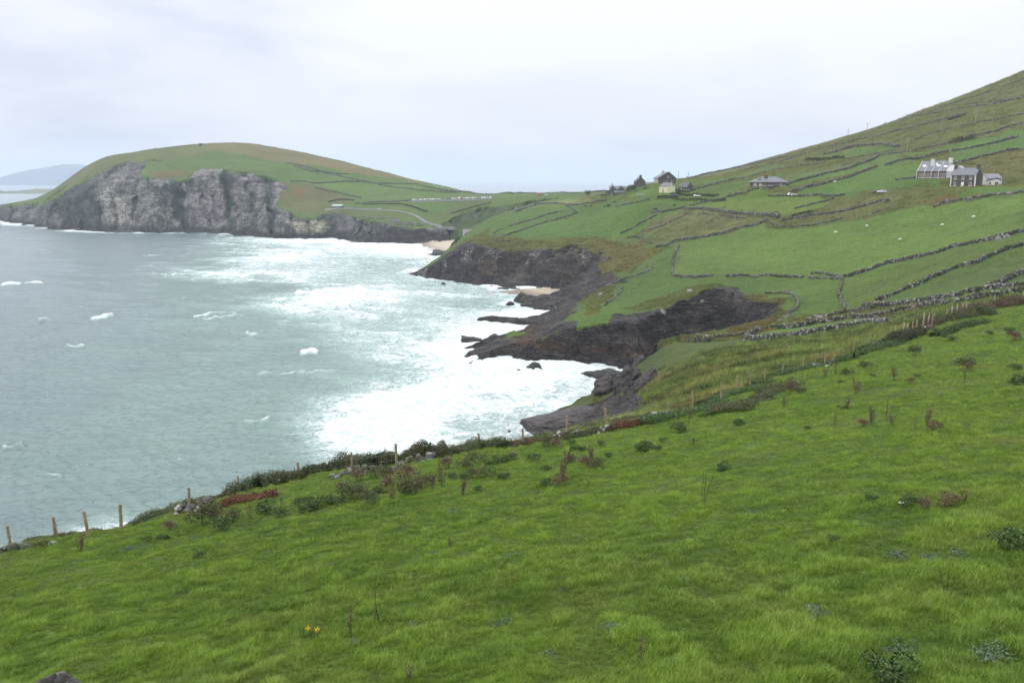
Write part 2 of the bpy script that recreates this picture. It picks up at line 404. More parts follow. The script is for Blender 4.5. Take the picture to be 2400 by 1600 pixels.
# level building plots
for px, py, d, yw, cx_, cy_, r_ in [(2284.5, 438.5, 385, -48, -4.5, 3, 8), (2313, 435.5, 392, -12, 2.5, 2, 6.5), (2148.5, 419.5, 425, -40, 10, 6, 13), (1803, 438, 498, -8, 0, 4, 12), (1563, 452, 552, -60, -3, 3, 7),
                                (1606, 446, 585, -52, -2, 3, 7), (1501, 438.5, 650, 0, 0, 4, 7), (1522, 437, 655, 4, 0, 2, 6), (1561, 430, 642, 6, 1, 5, 10), (1446, 456.5, 705, -6, 0, 2, 11), (1424.5, 457, 700, 0, 0, 1, 5), (2241, 437, 396, 20, 0, 0, 3)]:
    u, t = ray(px, py); a = math.radians(yw); X0 = u * d + cx_ * math.cos(a) - cy_ * math.sin(a); Y0 = d + cx_ * math.sin(a) + cy_ * math.cos(a); zb_ = CAMZ + t * d
    w_ = sstep(r_ + 9, r_, np.hypot(GX - X0, GY - Y0)); GZ = GZ * (1 - w_) + (zb_ - .1) * w_

def zsamp(A, X, Y):
    """bilinear lookup of a polar grid array"""
    X = np.asarray(X, float); Y = np.asarray(Y, float)
    u = X / Y; fi = np.interp(u, UC, np.arange(len(UC))); fj = np.interp(np.log(Y), LDR, np.arange(len(DR)))
    i = np.clip(fi.astype(int), 0, len(UC) - 2); j = np.clip(fj.astype(int), 0, len(DR) - 2); a = fi - i; b = fj - j
    return (A[i, j] * (1 - a) + A[i + 1, j] * a) * (1 - b) + (A[i, j + 1] * (1 - a) + A[i + 1, j + 1] * a) * b
def gz(x, y): return float(zsamp(GZ, x, y))
def cast(px, py, dmin=3.0, dmax=2300.0):
    """first ground point seen through a photograph pixel"""
    u, t = ray(px, py)
    j0 = np.searchsorted(DR, dmin); j1 = np.searchsorted(DR, dmax)
    fi = np.interp(u, UC, np.arange(len(UC))); i = min(int(fi), len(UC) - 2); a = fi - i
    z = np.maximum(GZ[i, j0:j1] * (1 - a) + GZ[i + 1, j0:j1] * a, 0.0); d = DR[j0:j1]
    g = z - (CAMZ + t * d)
    k = np.nonzero(g > 0)[0]
    if len(k) == 0: k0 = int(np.argmax(g / d))
    else: k0 = k[0]
    if k0 == 0: dd = d[0]
    elif len(k) == 0: dd = d[k0]
    else: dd = d[k0 - 1] + (d[k0] - d[k0 - 1]) * (-g[k0 - 1]) / (g[k0] - g[k0 - 1] + 1e-9)
    return (u * dd, dd)
def cast_poly(P, dmin=3.0, dmax=2300.0): return [cast(x, y, dmin, dmax) for x, y in P]

def crest_d(px): return float(np.interp(px, [c[0] for c in CREST], [c[2] for c in CREST]))
def cast_near(px, py, back=1.02):
    """point on the pasture or its crest, never beyond the fence"""
    x, y = cast(px, py, 3, 260); cd = crest_d(px)
    if y > cd * (back + .03): y = cd * back; x = ray(px, py)[0] * y
    return (x, y)
# ------------------------------------------------------------------ ground: colour regions, rock, mesh
def lin(r, g, b):
    f = lambda c: ((c / 255 + 0.055) / 1.055) ** 2.4 if c > 10 else c / 255 / 12.92
    return np.array([f(r), f(g), f(b)])
slope_u = np.gradient(GZ, axis=0) / (np.gradient(UC)[:, None] * GY)      # along x
slope_d = np.gradient(GZ, axis=1) / np.gradient(DR)[None]                # along y at constant u
nx_ = -slope_u; ny_ = -(slope_d - slope_u * (GX / GY)); nl = np.sqrt(nx_ ** 2 + ny_ ** 2 + 1)
NX, NY, NZ = nx_ / nl, ny_ / nl, 1 / nl
D_C, _rk = seg_dist(GX, GY, CP, COAST[:, 3])
ROCK = sstep(0.86, 0.72, NZ + 0.10 * fbm2(GX / 8, GY / 8, 3, 51)) * sstep(0.15, 0.6, _rk) * (GCL > .12)
ROCK = np.maximum(ROCK, sstep(3.4, 2.2, GZ + 1.6 * fbm2(GX / 6, GY / 6, 3, 53)) * (GSD < 25) * (_rk > .1))
ROCK *= (GSAND < .5)
wX = GX + fbm2(GX / 12, GY / 12, 3, 61) * 2.4 * np.clip(GY / 300, .3, 2); wY = GY + fbm2(GX / 12 + 40, GY / 12, 3, 63) * 2.4 * np.clip(GY / 300, .3, 2)
def region(P, dmin=60, dmax=2300, world_pts=None):
    """mask of the ground inside an outline given by photograph pixels dropped onto the land"""
    Q = world_pts if world_pts else cast_poly(P, dmin, dmax)
    xs = [q[0] for q in Q]; ys = [q[1] for q in Q]
    m = (wX > min(xs)) & (wX < max(xs)) & (wY > min(ys)) & (wY < max(ys))
    out = np.zeros(GX.shape, bool)
    out[m] = inpoly(wX[m], wY[m], Q)
    return out
PAST = np.array([.074, .124, .013]); PAST2 = np.array([.069, .118, .016]); ROUGH = np.array([.088, .098, .028]); STRAW = np.array([.150, .135, .055])
BRN = np.array([.095, .070, .028]); PALEG = np.array([.112, .128, .052]); BRACK = np.array([.14, .065, .028]); DKG = np.array([.050, .075, .022])
col = np.empty(GX.shape + (3,), np.float32); col[:] = PAST2
f1 = fbm2(GX / 60, GY / 60, 4, 81); f2 = fbm2(GX / 22, GY / 22, 4, 83)
def paint(mask, c, a=1.0):
    m = mask if mask.dtype == bool else None
    if m is not None: col[m] = col[m] * (1 - a) + np.asarray(c, np.float32) * a
    else: col[:] = col * (1 - (mask * a)[..., None]) + np.asarray(c, np.float32) * (mask * a)[..., None]
# rough grass everywhere on the upper hill, patchy
paint(((GX > 60) & (GY > 380)).astype(float) * sstep(-.1, .6, f1 + .25), ROUGH, .9)
paint(((GX > 150) & (GZ > 72)).astype(float), ROUGH * [1.12, 1.12, 1.25], .9)
paint(((GX > 150) & (GZ > 70)).astype(float) * sstep(0, .7, f2), DKG * [1.5, 1.2, 1.2], .4)
for P, a, dn, dx in [
    ([(1232, 1036), (1280, 990), (1340, 965), (1400, 955), (1440, 948), (1470, 905), (1488, 880), (1512, 905), (1508, 945), (1535, 960), (1470, 978), (1400, 995), (1330, 1008)], .95, 90, 290),
    ([(1340, 990), (1375, 950), (1450, 912), (1475, 950), (1430, 985)], .95, 90, 290),
    ([(1060, 833), (1085, 815), (1170, 796), (1250, 775), (1300, 760), (1345, 752), (1350, 775), (1290, 800)], 1, 240, 340),
    ([(1115, 765), (1124, 732), (1165, 705), (1175, 676), (1290, 672), (1320, 690), (1385, 670), (1400, 678), (1350, 715), (1335, 738), (1300, 765), (1255, 780)], 1, 300, 480),
    ([(945, 645), (1045, 598), (1072, 576), (1112, 570), (1181, 584), (1257, 582), (1285, 602), (1340, 596), (1400, 608), (1415, 640), (1480, 655), (1390, 682), (1330, 700), (1290, 690)], .9, 340, 700),
    ([(-60, 505), (30, 480), (110, 472), (150, 455), (200, 425), (290, 386), (338, 382), (325, 412), (300, 430), (440, 424), (460, 398), (560, 404), (672, 428), (650, 480), (690, 507), (720, 512), (900, 510), (970, 522), (1060, 545), (1056, 570), (890, 572), (600, 554), (200, 546), (-60, 520)], 1, 760, 1500),
    ([(1430, 740), (1560, 728), (1600, 705), (1660, 678), (1738, 674), (1745, 700), (1700, 770), (1650, 790), (1500, 860), (1420, 865)], .9, 225, 320)]:
    Q = region(P, dn, dx) & ((NZ < .985) | (dx < 490)) & (GSAND < .5)
    ROCK = np.maximum(ROCK, Q * a)
near = (GY < 200) & (GX < 140)
# pasture of the viewpoint
fgm = sstep(1.0, -1.0, 0)  # placeholder scalar
crx = [ray(c[0], c[1])[0] * c[2] for c in CREST]; cry = [c[2] for c in CREST]
ycr = np.interp(GX, crx, cry)
fore = GY < ycr
paint(fore, PAST)
paint((fore).astype(float) * sstep(.15, .9, fbm2(GX / 5 + 3, GY / 5, 4, 91)), STRAW * [.8, .95, .7], .42)
paint((fore).astype(float) * sstep(.2, .9, fbm2(GX / 3 + 30, GY / 3, 4, 93)), DKG * [.8, 1.15, .7], .5)
behind = (~fore) & (GY < 235) & (GX < 90)
paint(behind, ROUGH * [.68, .86, .62]); paint(behind.astype(float) * sstep(-.1, .6, f2 + .3 * fbm2(GX / 4, GY / 4, 3, 95)), BRN * [.95, .95, .8], .6)
R = region
for P, c, a, dn, dx in [
    # pastures inside the walls
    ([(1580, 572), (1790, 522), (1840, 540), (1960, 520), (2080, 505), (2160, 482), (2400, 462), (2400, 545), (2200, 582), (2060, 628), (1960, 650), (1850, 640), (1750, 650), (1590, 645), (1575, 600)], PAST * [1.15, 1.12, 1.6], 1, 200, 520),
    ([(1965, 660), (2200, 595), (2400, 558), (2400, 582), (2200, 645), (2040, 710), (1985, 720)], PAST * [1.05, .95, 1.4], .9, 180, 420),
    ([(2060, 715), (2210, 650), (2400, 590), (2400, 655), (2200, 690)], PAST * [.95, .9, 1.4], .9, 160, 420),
    ([(1590, 655), (1930, 658), (1945, 725), (1760, 785), (1880, 738), (1865, 700), (1800, 680), (1600, 680), (1440, 740), (1400, 735), (1470, 650), (1560, 585)], PAST2 * [1, 1, 1], 1, 200, 520),
    ([(1500, 545), (1620, 480), (1770, 505), (1775, 520), (1560, 570)], PALEG * [.95, .9, .9], .9, 300, 700),
    ([(1150, 545), (1200, 510), (1330, 480), (1530, 500), (1620, 482), (1500, 545), (1400, 552), (1200, 556)], PAST2 * [.95, 1.05, 1], .9, 300, 800),
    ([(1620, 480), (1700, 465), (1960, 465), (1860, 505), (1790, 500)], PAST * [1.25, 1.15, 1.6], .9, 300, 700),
    ([(1290, 475), (1330, 466), (1400, 470), (1340, 481)], PALEG * [1.3, 1.2, 1.1], .9, 300, 1000),
    ([(1400, 490), (1420, 470), (1600, 466), (1620, 470), (1560, 495)], PAST2 * [1.05, 1.1, 1.1], .9, 300, 900),
    ([(1850, 500), (2000, 470), (2100, 465), (2060, 480), (1950, 512), (1860, 525)], STRAW * [.8, .85, .8], .7, 250, 600),
    ([(2150, 470), (2250, 455), (2330, 462), (2180, 480)], BRACK, .45, 250, 600),
    ([(1720, 455), (1830, 430), (2000, 387), (2090, 362), (2120, 375), (1960, 416), (1800, 455)], PAST2 * [1.05, 1.08, 1.1], .9, 300, 800),
    ([(1870, 452), (1980, 415), (2060, 390), (2230, 375), (2230, 340), (2400, 320), (2400, 345), (2260, 380), (2200, 440), (2000, 455)], PAST2 * [.95, 1.08, 1], .9, 300, 800),
    ([(2130, 360), (2280, 330), (2400, 298), (2400, 320), (2230, 345), (2140, 372)], PAST2 * [.95, 1.1, 1], .9, 300, 900),
    ([(1930, 365), (2020, 345), (2100, 350), (2000, 372)], PAST2 * [.9, 1.05, 1.1], .8, 300, 900),
    ([(2240, 385), (2400, 350), (2400, 420), (2320, 425)], STRAW * [.7, .75, .6], .8, 300, 700),
    ([(2200, 330), (2400, 285), (2400, 298), (2200, 345)], PALEG * [.8, .8, .8], .7, 300, 900),
    ([(1700, 455), (1850, 410), (2100, 350), (2110, 356), (1850, 428), (1730, 458)], PALEG * [.8, .85, .8], .8, 300, 900),
    # rough coastal edges
    ([(1070, 580), (1150, 530), (1130, 552), (1200, 558), (1400, 556), (1520, 575), (1545, 590), (1480, 635), (1420, 640), (1400, 600), (1300, 605), (1250, 590), (1100, 590)], ROUGH * [1.05, .95, .9], .9, 300, 760),
    ([(1395, 640), (1400, 560), (1500, 570), (1520, 600), (1480, 640)], BRN * [1.0, 1.15, .9], .65, 350, 600),
    ([(1365, 745), (1370, 690), (1410, 665), (1450, 668), (1400, 735)], ROUGH * [.9, .9, .7], .9, 250, 500),
    ([(1450, 725), (1600, 675), (1700, 670), (1640, 700), (1560, 735)], ROUGH * [.75, .8, .6], .9, 250, 500),
    ([(1690, 790), (1730, 700), (1780, 690), (1840, 700), (1845, 730), (1780, 780), (1730, 800)], BRN * [.75, .8, .7], .8, 190, 320),
    ([(1740, 800), (1900, 775), (2060, 738), (2060, 745), (1900, 790), (1750, 812)], PAST2, .8, 150, 300),
    ([(1750, 790), (1900, 755), (2060, 733), (2050, 745), (1900, 770), (1760, 792)], PAST2 * [1, 1.1, 1], .9, 150, 300),
    # the headland
    ([(480, 336), (640, 345), (900, 402), (1040, 435), (960, 425), (800, 398), (680, 385), (600, 370), (480, 350)], STRAW * [.95, .85, .95], .85, 900, 1700),
    ([(190, 395), (300, 358), (460, 337), (480, 350), (460, 370), (300, 385), (180, 430), (110, 470)], ROUGH * [1.1, 1.05, 1.1], .8, 900, 1700),
    ([(340, 400), (440, 395), (450, 412), (380, 420)], BRACK * [1, 1, 1.2], .5, 900, 1700),
    ([(650, 430), (760, 432), (830, 460), (800, 490), (720, 505), (660, 480)], ROUGH * [1.1, .95, 1], .85, 800, 1200),
    ([(680, 440), (720, 442), (715, 465), (685, 462)], BRACK * [1.2, 1.2, 1.5], .4, 800, 1200),
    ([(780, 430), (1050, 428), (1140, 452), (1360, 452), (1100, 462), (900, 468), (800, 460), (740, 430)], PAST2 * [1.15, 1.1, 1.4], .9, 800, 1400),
    ([(700, 500), (800, 488), (960, 500), (1000, 515), (1100, 470), (1180, 468), (1000, 520), (900, 510)], ROUGH * [.95, 1, 1], .7, 800, 1200),
]:
    paint(region(P, dn, dx), c, a)
# ravine wall behind the beach: dark grassy cliff
rav = (GX > -60) & (GX < 60) & (GY > 760) & (GY < 960) & (GCL > .3)
paint(rav, DKG * [1.1, 1.2, 1.3], .8); ROCK = np.where(rav, ROCK * 0.45, ROCK)
tone = (1 + .10 * f1 + .10 * f2)[..., None]; tone = np.where(fore[..., None], 1.0, tone)
col *= tone
# rock colours
rc = np.empty(GX.shape + (3,), np.float32); rc[:] = (.034, .031, .032)
r1 = fbm2(GX / 13, GY / 13 + GZ / 5, 4, 101)
def rpaint(m, c, a=1.0):
    m = (m.astype(float) * a)[..., None]; rc[:] = rc * (1 - m) + np.asarray(c, np.float32) * m
rpaint(sstep(0.1, .8, r1), (.060, .050, .044), .7)
rpaint(sstep(0.2, .9, fbm2(GX / 9 + 7, GY / 9, 3, 103)) * (GZ > 6), (.058, .040, .030), .6)
spur = (GY < 330) & (GX > -30) & (GY > 240)
rpaint(spur * sstep(7.5, 5.5, GZ) * sstep(3.4, 4.4, GZ), (.052, .027, .016), .75)      # rust band of the splash zone
rpaint(sstep(3.2, 2.0, GZ), (.030, .027, .026), .8)
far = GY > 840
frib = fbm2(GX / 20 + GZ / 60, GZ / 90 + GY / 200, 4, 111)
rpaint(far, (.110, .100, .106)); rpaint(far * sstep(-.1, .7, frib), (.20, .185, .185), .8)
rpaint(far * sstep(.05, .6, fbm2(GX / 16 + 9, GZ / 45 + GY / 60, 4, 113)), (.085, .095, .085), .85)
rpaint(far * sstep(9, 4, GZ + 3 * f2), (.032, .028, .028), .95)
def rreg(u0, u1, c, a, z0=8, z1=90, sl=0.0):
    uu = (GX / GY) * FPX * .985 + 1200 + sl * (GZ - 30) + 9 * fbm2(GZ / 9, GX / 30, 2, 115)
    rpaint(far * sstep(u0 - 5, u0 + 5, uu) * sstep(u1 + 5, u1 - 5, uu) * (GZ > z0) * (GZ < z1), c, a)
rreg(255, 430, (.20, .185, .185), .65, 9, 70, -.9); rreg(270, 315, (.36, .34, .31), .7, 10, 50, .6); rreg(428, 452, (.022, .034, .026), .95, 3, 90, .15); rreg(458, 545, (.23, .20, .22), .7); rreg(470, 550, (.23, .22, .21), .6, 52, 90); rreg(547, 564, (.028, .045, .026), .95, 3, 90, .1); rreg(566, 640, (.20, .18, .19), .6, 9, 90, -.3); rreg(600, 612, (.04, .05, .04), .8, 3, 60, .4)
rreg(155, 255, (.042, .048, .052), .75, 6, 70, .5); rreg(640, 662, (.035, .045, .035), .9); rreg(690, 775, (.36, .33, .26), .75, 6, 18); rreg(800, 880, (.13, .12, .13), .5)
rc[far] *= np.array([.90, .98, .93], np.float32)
GCOL = col; GRC = rc
# lichen-white outcrops on the rim of the middle cliffs
LICH = sstep(.15, .55, fbm2(GX / 7, GY / 7, 4, 121)) * (GY > 380) * (GY < 600) * sstep(4.5, 2.0, np.abs(GS - GZ - 3.0)) * (GX > -60) * (GX < 70)
LICH = LICH * (GCL > .1)
ROCK = np.maximum(ROCK, LICH * .9)
# break the rock up: blocks and ledges pushed along the surface normal
VX, VY, VZ = GX.copy(), GY.copy(), GZ.copy()
m = (ROCK > .05) & (GY < 1700) & (GSD > -4)
x, y, z = GX[m], GY[m], GZ[m]
s = np.where(y > 840, 2.3, np.where(y > 450, 1.25, 1.0))
q = n3(x / (7 * s) + z / (9 * s), y / (7 * s), z / (4.5 * s) + x / (14 * s), 131); q2 = n3(x / (3 * s), y / (3 * s) + z / (4 * s), z / (2.0 * s), 133)
blk = np.round(q * 3.0) / 3.0 * .9 + np.round(q2 * 2.5) / 2.5 * .42
crk = -np.clip(0.16 - np.abs(n3(x / (5 * s), y / (5 * s), z / (8 * s), 135)), 0, 1) * 5.5
dsp = (blk + 0.35 * ridge3(x / (5 * s), y / (5 * s), z / (3 * s), 3, 137) - .3 + crk + .12 * fbm3(x / .9, y / .9, z / .7, 2, 139)) * s * 1.05 * ROCK[m] * sstep(-3, 1, GSD[m])
fm_ = y > 840
dsp += fm_ * (-np.clip(.22 - np.abs(n3(x / 24 + z / 70, y / 90, z / 120, 151)), 0, 1) * 34 + 2.2 * n3(x / 30 + z / 22, y / 60, z / 9 + x / 40, 153)) * ROCK[m]
dsp *= np.clip(.35 + GZ[m] / 8, .35, 1)
VX[m] += NX[m] * dsp; VY[m] += NY[m] * dsp; VZ[m] += NZ[m] * dsp * .6

g = G("ground_cover")
P = g.pos(); A_c = g.attr("gcol").outputs['Color']; A_r = g.attr("rcol").outputs['Color']; A_k = g.attr("rock").outputs['Fac']; A_s = g.attr("sand").outputs['Fac']; A_l = g.attr("lichen").outputs['Fac']
nb = g.noise(P, .35, 5, .6); nm = g.noise(P, 2.2, 5, .65); nf = g.noise(P, 14.0, 3, .6); nl_ = g.noise(P, .06, 5, .55)
nh = g.noise(g.mapping(P, (1, 1.3, 1), (0, 0, .5)), .8, 6, .7, .5)
c1 = g.mix(g.mr(nh, .42, .60, 0, .75), A_c, (.50, .58, .45), 'MULTIPLY')
c1 = g.mix(g.mr(nm, .38, .68, 0, .5), c1, (.62, .66, .50), 'MULTIPLY')
c1 = g.mix(g.mr(nb, .42, .72, 0, .55), c1, g.mix(1.0, c1, (1.45, 1.12, 1.1), 'MULTIPLY'))
c1 = g.mix(g.mr(g.noise(g.mapping(P, (1, 1.2, 1), (0, 0, .8)), .16, 6, .68, .6), .44, .64, 0, .6), c1, g.mix(1.0, c1, (.66, .74, .62), 'MULTIPLY'))
c1 = g.mix(g.mr(nl_, .45, .7, 0, .35), c1, g.mix(1.0, c1, (.72, .80, .75), 'MULTIPLY'))
c1 = g.mix(g.mr(nf, .45, .75, 0, .3), c1, (1.5, 1.45, 1.1), 'MULTIPLY')
Pr = g.mapping(P, (1, 1, 1.7), (0.5, 0.15, 0))
rn = g.ma('ADD', g.ma('MULTIPLY', g.noise(Pr, .42, 7, .66, .4), .5), g.ma('MULTIPLY', g.noise(Pr, .11, 6, .62, .5), .5)); rv = g.voro(Pr, .32, 'DISTANCE_TO_EDGE'); rn2 = g.noise(g.mapping(P, (.35, .35, 1.6), (.4, .1, 0)), .8, 6, .7)
rcol = g.mix(g.mr(rn, .42, .58), g.mix(1.0, A_r, (.42, .42, .44), 'MULTIPLY'), g.mix(1.0, A_r, (1.55, 1.5, 1.45), 'MULTIPLY'))
rcol = g.mix(g.mr(rn2, .5, .7, 0, .5), rcol, g.mix(1.0, A_r, (.5, .48, .5), 'MULTIPLY'))
st_ = g.noise(g.mapping(P, (.05, .05, 1.1), (.55, .25, .3)), 1.0, 5, .6, .8)
rcol = g.mix(g.mr(g.ma('ABSOLUTE', g.ma('SUBTRACT', st_, .5)), 0.0, .03, .8, 0), rcol, (.014, .013, .014))
rcol = g.mix(g.mr(st_, .45, .6, 0, .4), rcol, g.mix(1.0, rcol, (1.5, 1.45, 1.4), 'MULTIPLY'))
rcol = g.mix(g.mr(rv, 0.0, .05, .75, 0), rcol, (.012, .012, .013))
lc = g.mr(g.noise(P, 1.1, 6, .75), .5, .62)
rcol = g.mix(g.ma('MULTIPLY', lc, g.ma('ADD', .06, g.ma('MULTIPLY', A_l, .9)), True), rcol, (.42, .42, .38))
rk = g.mr(g.ma('ADD', A_k, g.ma('MULTIPLY', g.ma('SUBTRACT', g.noise(P, .45, 7, .7), .5), .95)), .42, .56)
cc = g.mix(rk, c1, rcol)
P2 = g.n.new("ShaderNodeSeparateXYZ"); g.l.new(P, P2.inputs[0])
wet = g.mr(g.ma('ADD', P2.outputs[2], g.ma('MULTIPLY', nl_, .6)), .55, 1.7)
sandc = g.mix(wet, (.19, .150, .115), (.41, .35, .26)); sandc = g.mix(g.mr(nm, .4, .7, 0, .2), sandc, (.6, .6, .6), 'MULTIPLY')
sk = g.mr(A_s, .4, .6)
cc = g.mix(sk, cc, sandc)
hb = g.ma('ADD', g.ma('MULTIPLY', nm, .16), g.ma('MULTIPLY', nf, .04)); hb = g.ma('ADD', hb, g.ma('ADD', g.ma('MULTIPLY', nb, .6), g.ma('MULTIPLY', nh, .5)))
hr = g.ma('ADD', g.ma('ADD', g.ma('MULTIPLY', rn, 1.6), g.ma('MULTIPLY', st_, 2.5)), g.ma('MULTIPLY', g.mr(rv, 0, .12), .5))
b1 = g.bump(hb, g.ma('MULTIPLY', g.ma('SUBTRACT', 1.0, g.ma('MAXIMUM', rk, sk)), .8), 1.0)
b2 = g.bump(hr, g.ma('MULTIPLY', g.ma('MULTIPLY', rk, g.ma('SUBTRACT', 1, sk)), .9), 1.0, b1)
MAT_GROUND = g.fin(cc, g.mix(sk, (.85, .85, .85), (.55, .55, .55)), .25, b2)

nc, nr = GX.shape
idx = np.arange(nc * nr).reshape(nc, nr)
keep = (GZ > -3.5)
fk = keep[:-1, :-1] | keep[1:, :-1] | keep[:-1, 1:] | keep[1:, 1:]
fk &= ~((GY[:-1, :-1] > 1750) & (GX[:-1, :-1] < 250))
faces = np.stack([idx[:-1, :-1], idx[1:, :-1], idx[1:, 1:], idx[:-1, 1:]], -1)[fk]
used = np.zeros(nc * nr, bool); used[faces.ravel()] = True
remap = np.cumsum(used) - 1; faces = remap[faces]
V = np.stack([VX.ravel()[used], VY.ravel()[used], VZ.ravel()[used]], -1)
me = new_mesh("ground", V, faces, MAT_GROUND, smooth=True)
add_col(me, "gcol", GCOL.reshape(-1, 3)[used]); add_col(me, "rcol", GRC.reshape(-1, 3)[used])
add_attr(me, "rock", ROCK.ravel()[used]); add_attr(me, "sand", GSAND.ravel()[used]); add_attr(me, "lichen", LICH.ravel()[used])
tag(link("ground", me), kind='structure')
print("ground verts", len(V))
# rest of the hill behind and beside the viewpoint (never in the photograph)
def back_z(x, y):
    y2 = np.maximum(y, 1.2); return 55 + .161 * x - .2145 * y
xs = np.linspace(-300, 1500, 60); ys = np.r_[np.linspace(-250, -10, 16), -4, 1.15]
BX, BY = np.meshgrid(xs, ys, indexing='ij')
BZ = np.where(np.abs(BX) < 1e9, 55 + .161 * BX - .2145 * BY, 0); BZ = 160 * np.tanh(BZ / 160)
bi = np.arange(BX.size).reshape(BX.shape)
bf = np.stack([bi[:-1, :-1], bi[1:, :-1], bi[1:, 1:], bi[:-1, 1:]], -1).reshape(-1, 4)
me = new_mesh("hill", np.stack([BX.ravel(), BY.ravel(), BZ.ravel() - .25], -1), bf, MAT_GROUND, smooth=True)
add_col(me, "gcol", np.tile(PAST, (BX.size, 1))); add_col(me, "rcol", np.tile(np.array([.05, .05, .05]), (BX.size, 1)))
tag(link("hill", me), kind='structure')

# ------------------------------------------------------------------ sea
FO_X = np.arange(-200, 1700, 100)
FO = {  # foam cover 0..9 at every 100 px of the photograph, row by row
    470: "0000000000000000000", 540: "0000000000000000000", 556: "0000000357899900000",
    572: "0000001234689999900", 588: "0000001235558899900", 600: "0000001256456899900", 618: "0000001155434699900",
    636: "0000013344434589900", 650: "0000002555334678900", 668: "0000000003453467999", 684: "0000000004664455999", 705: "0000000027784334899",
    722: "0000000035543336899", 742: "0000000004434568888", 770: "0000000001334899877", 800: "0000000001356899988", 840: "0000000001246899865",
    880: "0000000001235788753", 915: "0000000001368776554", 950: "0000000002589766677", 985: "0000000003699645689", 1020: "0000000003799457799",
    1060: "0000000002699456899", 1100: "0000000001588567999", 1160: "0000000001477777999", 1400: "0000000001111111111"}
ru = np.linspace(-1.1, 0.62, 1300)
pyr = np.r_[np.linspace(1500, 500, 620)]
dr = -CAMZ / np.array([ray(1200, p)[1] for p in pyr]); dr = np.r_[dr, np.exp(np.linspace(math.log(dr[-1] * 1.01), math.log(60000), 70))]
SX = ru[:, None] * dr[None]; SY = np.broadcast_to(dr[None], SX.shape).copy()
TT = -CAMZ / SY; bb_ = (_s + TT * _c) / (_c - TT * _s); PY = 800 - bb_ * FPX; DEN = _c + bb_ * _s; PX = 1200 + (SX / SY) * DEN * FPX
def wave(X, Y):
    Z = np.zeros(X.shape); crest = np.zeros(X.shape)
    m1 = fbm2(X / 90, Y / 90, 3, 201); wob = fbm2(X / 40, Y / 40, 3, 203)
    for lam, amp, ang, w in [(38, .50, 62, 1.0), (24, .34, 80, 1.3), (15, .24, 48, 1.6), (9.5, .24, 95, 1.8), (6.2, .20, 70, 2), (4.2, .15, 40, 2.2), (2.9, .10, 105, 2.4)]:
        a = math.radians(ang); kx, ky = math.cos(a), math.sin(a)
        ph = (X * kx + Y * ky) * 2 * math.pi / lam + wob * 1.1 * w + 4.5 * n2(X / (lam * 2.5), Y / (lam * 2.5), int(lam * 7))
        foot = np.clip(lam / (0.0010 * Y * np.maximum(Y / 60, 1)) - .5, 0, 1)
        mod = np.clip(.65 + .8 * n2(X / (lam * 3.1) + 9, Y / (lam * 3.1), int(lam * 11) + 1), .05, 1.6)
        sn = np.sin(ph) * .5 + .5; sn = sn ** 1.7
        Z += amp * (sn - .42) * mod * foot * (1 + .3 * m1) * 1.25
        if lam > 14: crest += (sn ** 3) * mod * amp
    return Z, crest
SZ = np.zeros(SX.shape); CR = np.zeros(SX.shape)
nn = SY < 2600
SZ[nn], CR[nn] = wave(SX[nn], SY[nn])
# foam cover
fkeys = sorted(FO); tab = np.array([[int(ch) for ch in FO[k]] for k in fkeys], float)
wx2 = fbm2(SX / 30, SY / 30, 4, 211); wy2 = fbm2(SX / 30 + 60, SY / 30, 4, 213)
lx = (PX + 34 * wx2 + 10 * wy2 + 200) / 100; ly = np.interp(PY + 7 * wy2 * (1 + (PY - 520) / 200), fkeys, np.arange(len(fkeys)))
ii = np.clip(lx.astype(int), 0, tab.shape[1] - 2); jj = np.clip(ly.astype(int), 0, tab.shape[0] - 2); aa = np.clip(lx - ii, 0, 1); bb = np.clip(ly - jj, 0, 1)
cov = ((tab[jj, ii] * (1 - aa) + tab[jj, ii + 1] * aa) * (1 - bb) + (tab[jj + 1, ii] * (1 - aa) + tab[jj + 1, ii + 1] * aa) * bb) / 9
cov = np.clip(cov * 1.12, 0, 1)
cov[(PX > 1620) | (PX < -150)] *= .3
# foam round the rocks
mk = SY < 1800
sd_s = np.full(SX.shape, 400.0)
sd_s[mk], _ = seg_dist(SX[mk], SY[mk], CP)
cfo = np.exp(-sd_s / (3.5 + SY / 110)) * (.95 + .5 * wx2); cov = np.maximum(cov, cfo * np.where(SY > 850, .9, .95))
# single breaking crests
CAPS = [(0, 52, 668, 2.2, 1), (52, 104, 665, 2, 1), (470, 560, 650, 3.0, 1), (555, 690, 648, 4.0, 1), (520, 600, 640, 1.5, .8), (575, 605, 786, 4.5, 1), (700, 748, 832, 4.2, 1.0), (210, 270, 744, 3.5, .7), (450, 560, 738, 2, .8), (470, 575, 745, 1.5, .7), (375, 420, 645, 1.4, .8),
        (590, 680, 612, 3, .9), (640, 745, 603, 4, 1), (615, 700, 620, 2.4, .9), (560, 640, 992, 3, .6), (0, 60, 1048, 2, .6), (690, 800, 1008, 4, .8), (660, 720, 1020, 3, .7), (600, 720, 880, 2, .5), (700, 800, 880, 3, .6),
        (690, 860, 690, 5, 1.2), (640, 720, 718, 3, .9), (720, 860, 722, 4, 1.1), (90, 130, 755, 2, .5), (150, 200, 815, 1.6, .5), (400, 440, 700, 1.5, .5), (105, 150, 1125, 3, .4), (410, 430, 1075, 2, .5), (330, 380, 600, 1, .5)]
capz = np.zeros(SX.shape)
